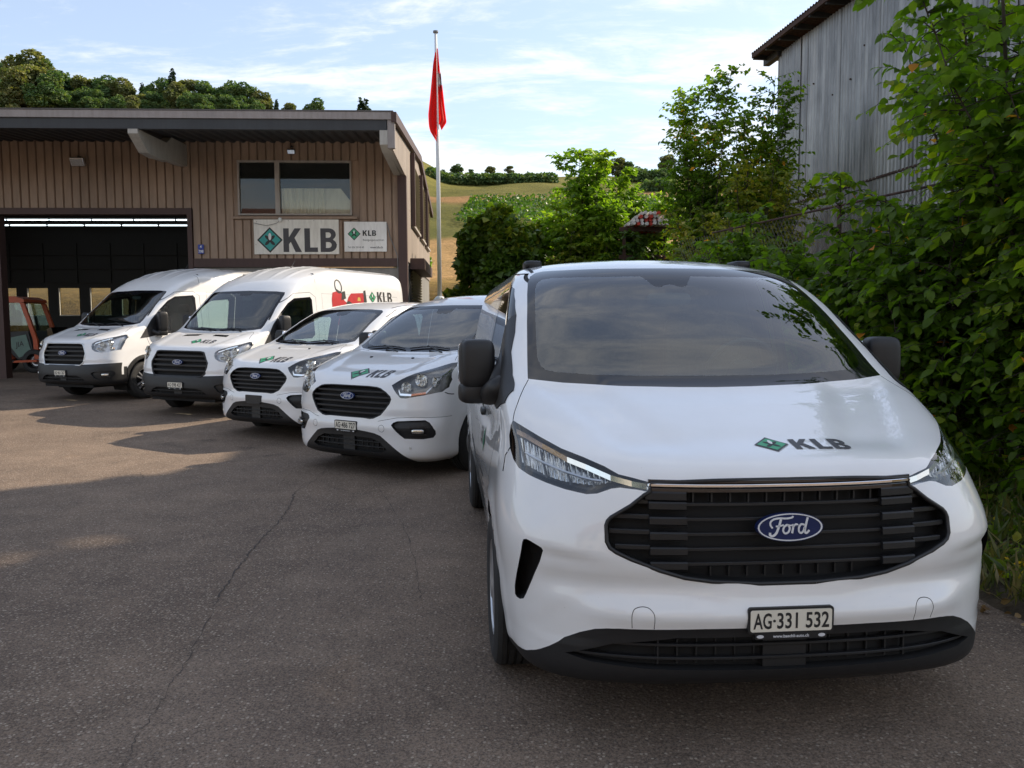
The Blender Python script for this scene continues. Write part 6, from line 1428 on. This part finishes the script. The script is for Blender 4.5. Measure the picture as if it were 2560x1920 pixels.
# ------------------------------------------------------------------ rack with red and white poles beyond the hedge
rk = empty('pole_rack', (4.1, 25, .16)); tag(rk, 'rusty red rack behind the hedge carrying barrier poles', 'rack')
for dx in (-.75, .75):
    for dy in (-.9, .9): MB().box((dx, dy, 2.05), (.09, .09, 4.1)).build('rack_post', 'rust', rk)
for z_ in (3.3, 4.12): MB().box((0, -.9, z_), (1.8, .10, .12)).box((0, .9, z_), (1.8, .10, .12)).build('rack_beam', 'rust', rk)
sheet('rack_roof', [(-.1, -1.2, 3.0), (1.3, -1.2, 3.35), (1.3, 1.2, 3.35), (-.1, 1.2, 3.0)], .05, 'soffit_dark', rk); rr = random.Random(3); pk = 0
for row in range(4):
    for k in range(11 - 2 * row):
        xx = -.66 + row * .12 + k * .125 + rr.uniform(-.02, .02); zz = 4.24 + row * .10 + rr.uniform(-.015, .015); ca = rr.choice(['tube_red', 'tube_white', 'tube_white'])
        o_ = empty('barrier_pole', (4.1 + xx, 25, .16 + zz)); y0 = -1.3 + rr.uniform(-.12, .12)
        for j in range(4): MB().tube([(0, y0 + j * .65, 0), (0, y0 + (j + 1) * .65, 0)], .052, 8).build('pole_section', ['tube_white', 'tube_red'][(j + (ca == 'tube_red')) % 2], o_)
        tag(o_, 'one of the red and white barrier poles piled on the rusty rack', 'pole', 'red and white barrier poles stacked on the rack')

# ------------------------------------------------------------------ cream house behind the viewer (it shows mirrored in the upper window and lights the van fronts)
hs_ = empty('cream_house', (-5, -17, 0)); tag(hs_, 'cream rendered house with a red tiled gable roof behind the viewer', 'house')
MB().box((0, -4, 3.2), (22, 8, 6.4)).build('wall', 'render_cream', hs_); sheet('roof', [(-11.6, .7, 6.2), (11.6, .7, 6.2), (11.6, -4, 10.2), (-11.6, -4, 10.2)], .15, 'roof_tile', hs_); sheet('roof', [(-11.6, -4, 10.2), (11.6, -4, 10.2), (11.6, -8.7, 6.2), (-11.6, -8.7, 6.2)], .15, 'roof_tile', hs_)
for gx in (-11, 10.9): MB().prism([(-8, 6.4), (0, 6.4), (-4, 10.0)], gx, gx + .1, Matrix(((0, 0, 1, 0), (1, 0, 0, 0), (0, 1, 0, 0), (0, 0, 0, 1)))).build('gable', 'render_cream', hs_)
for k in range(6):
    for z_ in (1.6, 4.5):
        x_ = -9.2 + k * 3.7; w_ = MB().box((x_, .03, z_), (1.1, .06, 1.4)).build('window', 'window_glass' if False else 'gloss_black', hs_); MB().box((x_ - .83, .05, z_), (.5, .05, 1.4)).box((x_ + .83, .05, z_), (.5, .05, 1.4)).build('shutters', 'shutter_green', w_)
# ------------------------------------------------------------------ the five vans
def flank_print(root, kind, sx=1):
    s = VN[kind]; sv = empty('flank_print', (0, 0, 0), 0, root); Y = lambda y: y
    ps, _ = klb_polys(0, 0, .225, 1.22, .10)
    # side prints in (y, z); seen from the vehicle's left the text runs front to back
    polys = [('ink_black', [(4.47 + p[0], 1.885 + p[1]) for p in o_], [[(4.47 + p[0], 1.885 + p[1]) for p in q] for q in hs]) for o_, hs in ps]
    lg = [(m_, [(4.29 + p[0] * 1.1, 1.995 + p[1]) for p in o_], []) for m_, o_, hs in logo_polys(0, 0, .115)]
    decal(s, polys + lg, 'S', 'lettering', sv, .003, sx, 'logo_green', 'gap_black', 'ink_black')
    mach = [('print_red', [(2.96, 1.20), (2.96, 1.68), (3.00, 1.80), (3.20, 1.84), (3.32, 1.80), (3.36, 1.66), (3.44, 1.62), (3.50, 1.72), (3.60, 1.80), (4.02, 1.82), (4.10, 1.20)], []),
            ('ink_black', [(3.40, 1.26), (3.42, 1.62), (3.50, 1.66), (3.64, 1.60), (3.60, 1.26)], []), ('ink_black', [(4.00, 1.36), (4.04, 1.86), (4.11, 1.88), (4.16, 1.36)], []), ('ink_black', [(3.26, 1.66), (3.30, 1.82), (3.40, 1.84), (3.42, 1.70)], []),
            ('ink_black', ellipse(3.20, 1.92, .115, .135, 26, R(20)), [ellipse(3.20, 1.92, .088, .108, 26, R(20))[::-1]]), ('ink_black', ribbon([(3.12, 1.86), (3.34, 1.78)], .025), []), ('print_yellow', [(3.80, 1.66), (3.82, 1.73), (3.90, 1.73), (3.92, 1.66)], [])]
    mach = [(m_, [(y_ - .06, z_ + .25) for y_, z_ in o_], [[(y_ - .06, z_ + .25) for y_, z_ in q] for q in hs]) for m_, o_, hs in mach]
    decal(s, mach, 'S', 'machine_picture', sv, .003, sx, 'logo_green', 'gap_black', 'ink_black')
def door_print(root, kind, sx):
    s = VN[kind]; sv = empty('door_print', (0, 0, 0), 0, root); ps, _ = klb_polys(1.92, .86, .09, .9); polys = [('ink_black', o_, hs) for o_, hs in ps] + [(m_, o_, hs) for m_, o_, hs in logo_polys(1.80, .905, .075)]
    for k in range(4): polys.append(('ink_black', [(1.74, .70 - k * .05), (2.12 - .05 * (k % 2), .70 - k * .05), (2.12 - .05 * (k % 2), .712 - k * .05), (1.74, .712 - k * .05)], []))
    decal(s, polys, 'S', 'lettering', sv, .002, sx, 'logo_green', 'gap_black', 'ink_black')
v1 = build_van('c23', 'delivery_van'); plate(v1, -.004, .508, 'AG', '331 532', 'www.baechli-auto.ch'); hood_logo(v1, 'c23', .020, .200, .130, 1.13); door_print(v1, 'c23', -1); place(v1, (.981, 2.765, 0, 4.76))
tag(v1, 'large white van in the foreground at right with a wide black six-sided grille', 'van')
v4 = build_van('c18', 'delivery_van'); hood_logo(v4, 'c18', -.03, .17, .26, .72); v3 = copy_tree(v4)
plate(v4, .0, .552, 'AG', '486 727', 'www.baechli-auto.ch'); plate(v3, 0, .552, '', '', None, False)
tag(v4, 'white van with number plate AG 486727, just left of the foreground van', 'van', 'white company vans parked in a row'); tag(v3, 'white van with an empty black number plate holder', 'van', 'white company vans parked in a row')
place(v4, (-1.702, 8.15, -.034, -33.78)); place(v3, (-3.428, 10.557, .013, -32.85))
v5 = build_van('tr', 'delivery_van'); hood_logo(v5, 'tr', .06, .33, .20, .85); v6 = copy_tree(v5)
plate(v5, -.02, .515, 'AG', '598 427', 'www'); plate(v6, -.02, .515, 'AG', '461 267', 'www'); flank_print(v5, 'tr', 1)
for o in list(col.objects):                                   # chrome grille surround only on the leftmost van
    if o.name.startswith('grille_surround') and o.parent and o.parent.parent == v6:
        o.data = o.data.copy(); o.data.materials.clear(); o.data.materials.append(MAT['satin_metal']); o['label'] = 'chrome grille surround'
tag(v5, 'high-roofed white van with a red machine picture on its flank', 'van', 'white company vans parked in a row'); tag(v6, 'leftmost high-roofed white van with a chrome grille surround, before the dark doorway', 'van', 'white company vans parked in a row')
place(v5, (-5.305, 12.618, .081, -22.6)); place(v6, (-8.14, 14.465, .169, -25.47))
v3.rotation_euler[0] = R(-1.2); v4.rotation_euler[0] = R(.4); v5.rotation_euler[1] = R(.8)      # the yard is not quite level
# cracks and patches on the yard, from sight lines in the photograph
def gpt(px, py, z=0):     # 2560-px photo coordinates to the ground
    f, pi_ = 2008.2, R(4.43); u = (px - 1280) / f; w_ = (960 - py) / f; c_, s_ = math.cos(pi_), math.sin(pi_); dy, dz = c_ + w_ * s_, -s_ + w_ * c_; t_ = (z - EYE) / dz; return (u * t_, dy * t_)
CR = [([(545, 1490), (600, 1410), (640, 1360), (690, 1310), (720, 1270), (735, 1230)], .011), ([(400, 1750), (480, 1620), (545, 1490)], .006), ([(300, 1920), (350, 1830), (400, 1750)], .005), ([(0, 1195), (150, 1197), (345, 1197), (372, 1172), (640, 1150), (830, 1163)], .007), ([(0, 1020), (60, 1021), (112, 1024)], .030), ([(820, 1163), (800, 1190), (760, 1215), (735, 1230)], .006), ([(0, 1408), (200, 1407), (480, 1402), (600, 1400)], .006), ([(900, 1163), (1000, 1300), (1050, 1500)], .005)]
for pts, wd in CR: tag(crack([gpt(*p) for p in pts], wd), kind='structure')
bpy.context.view_layer.update()
print('objects', len(col.objects))
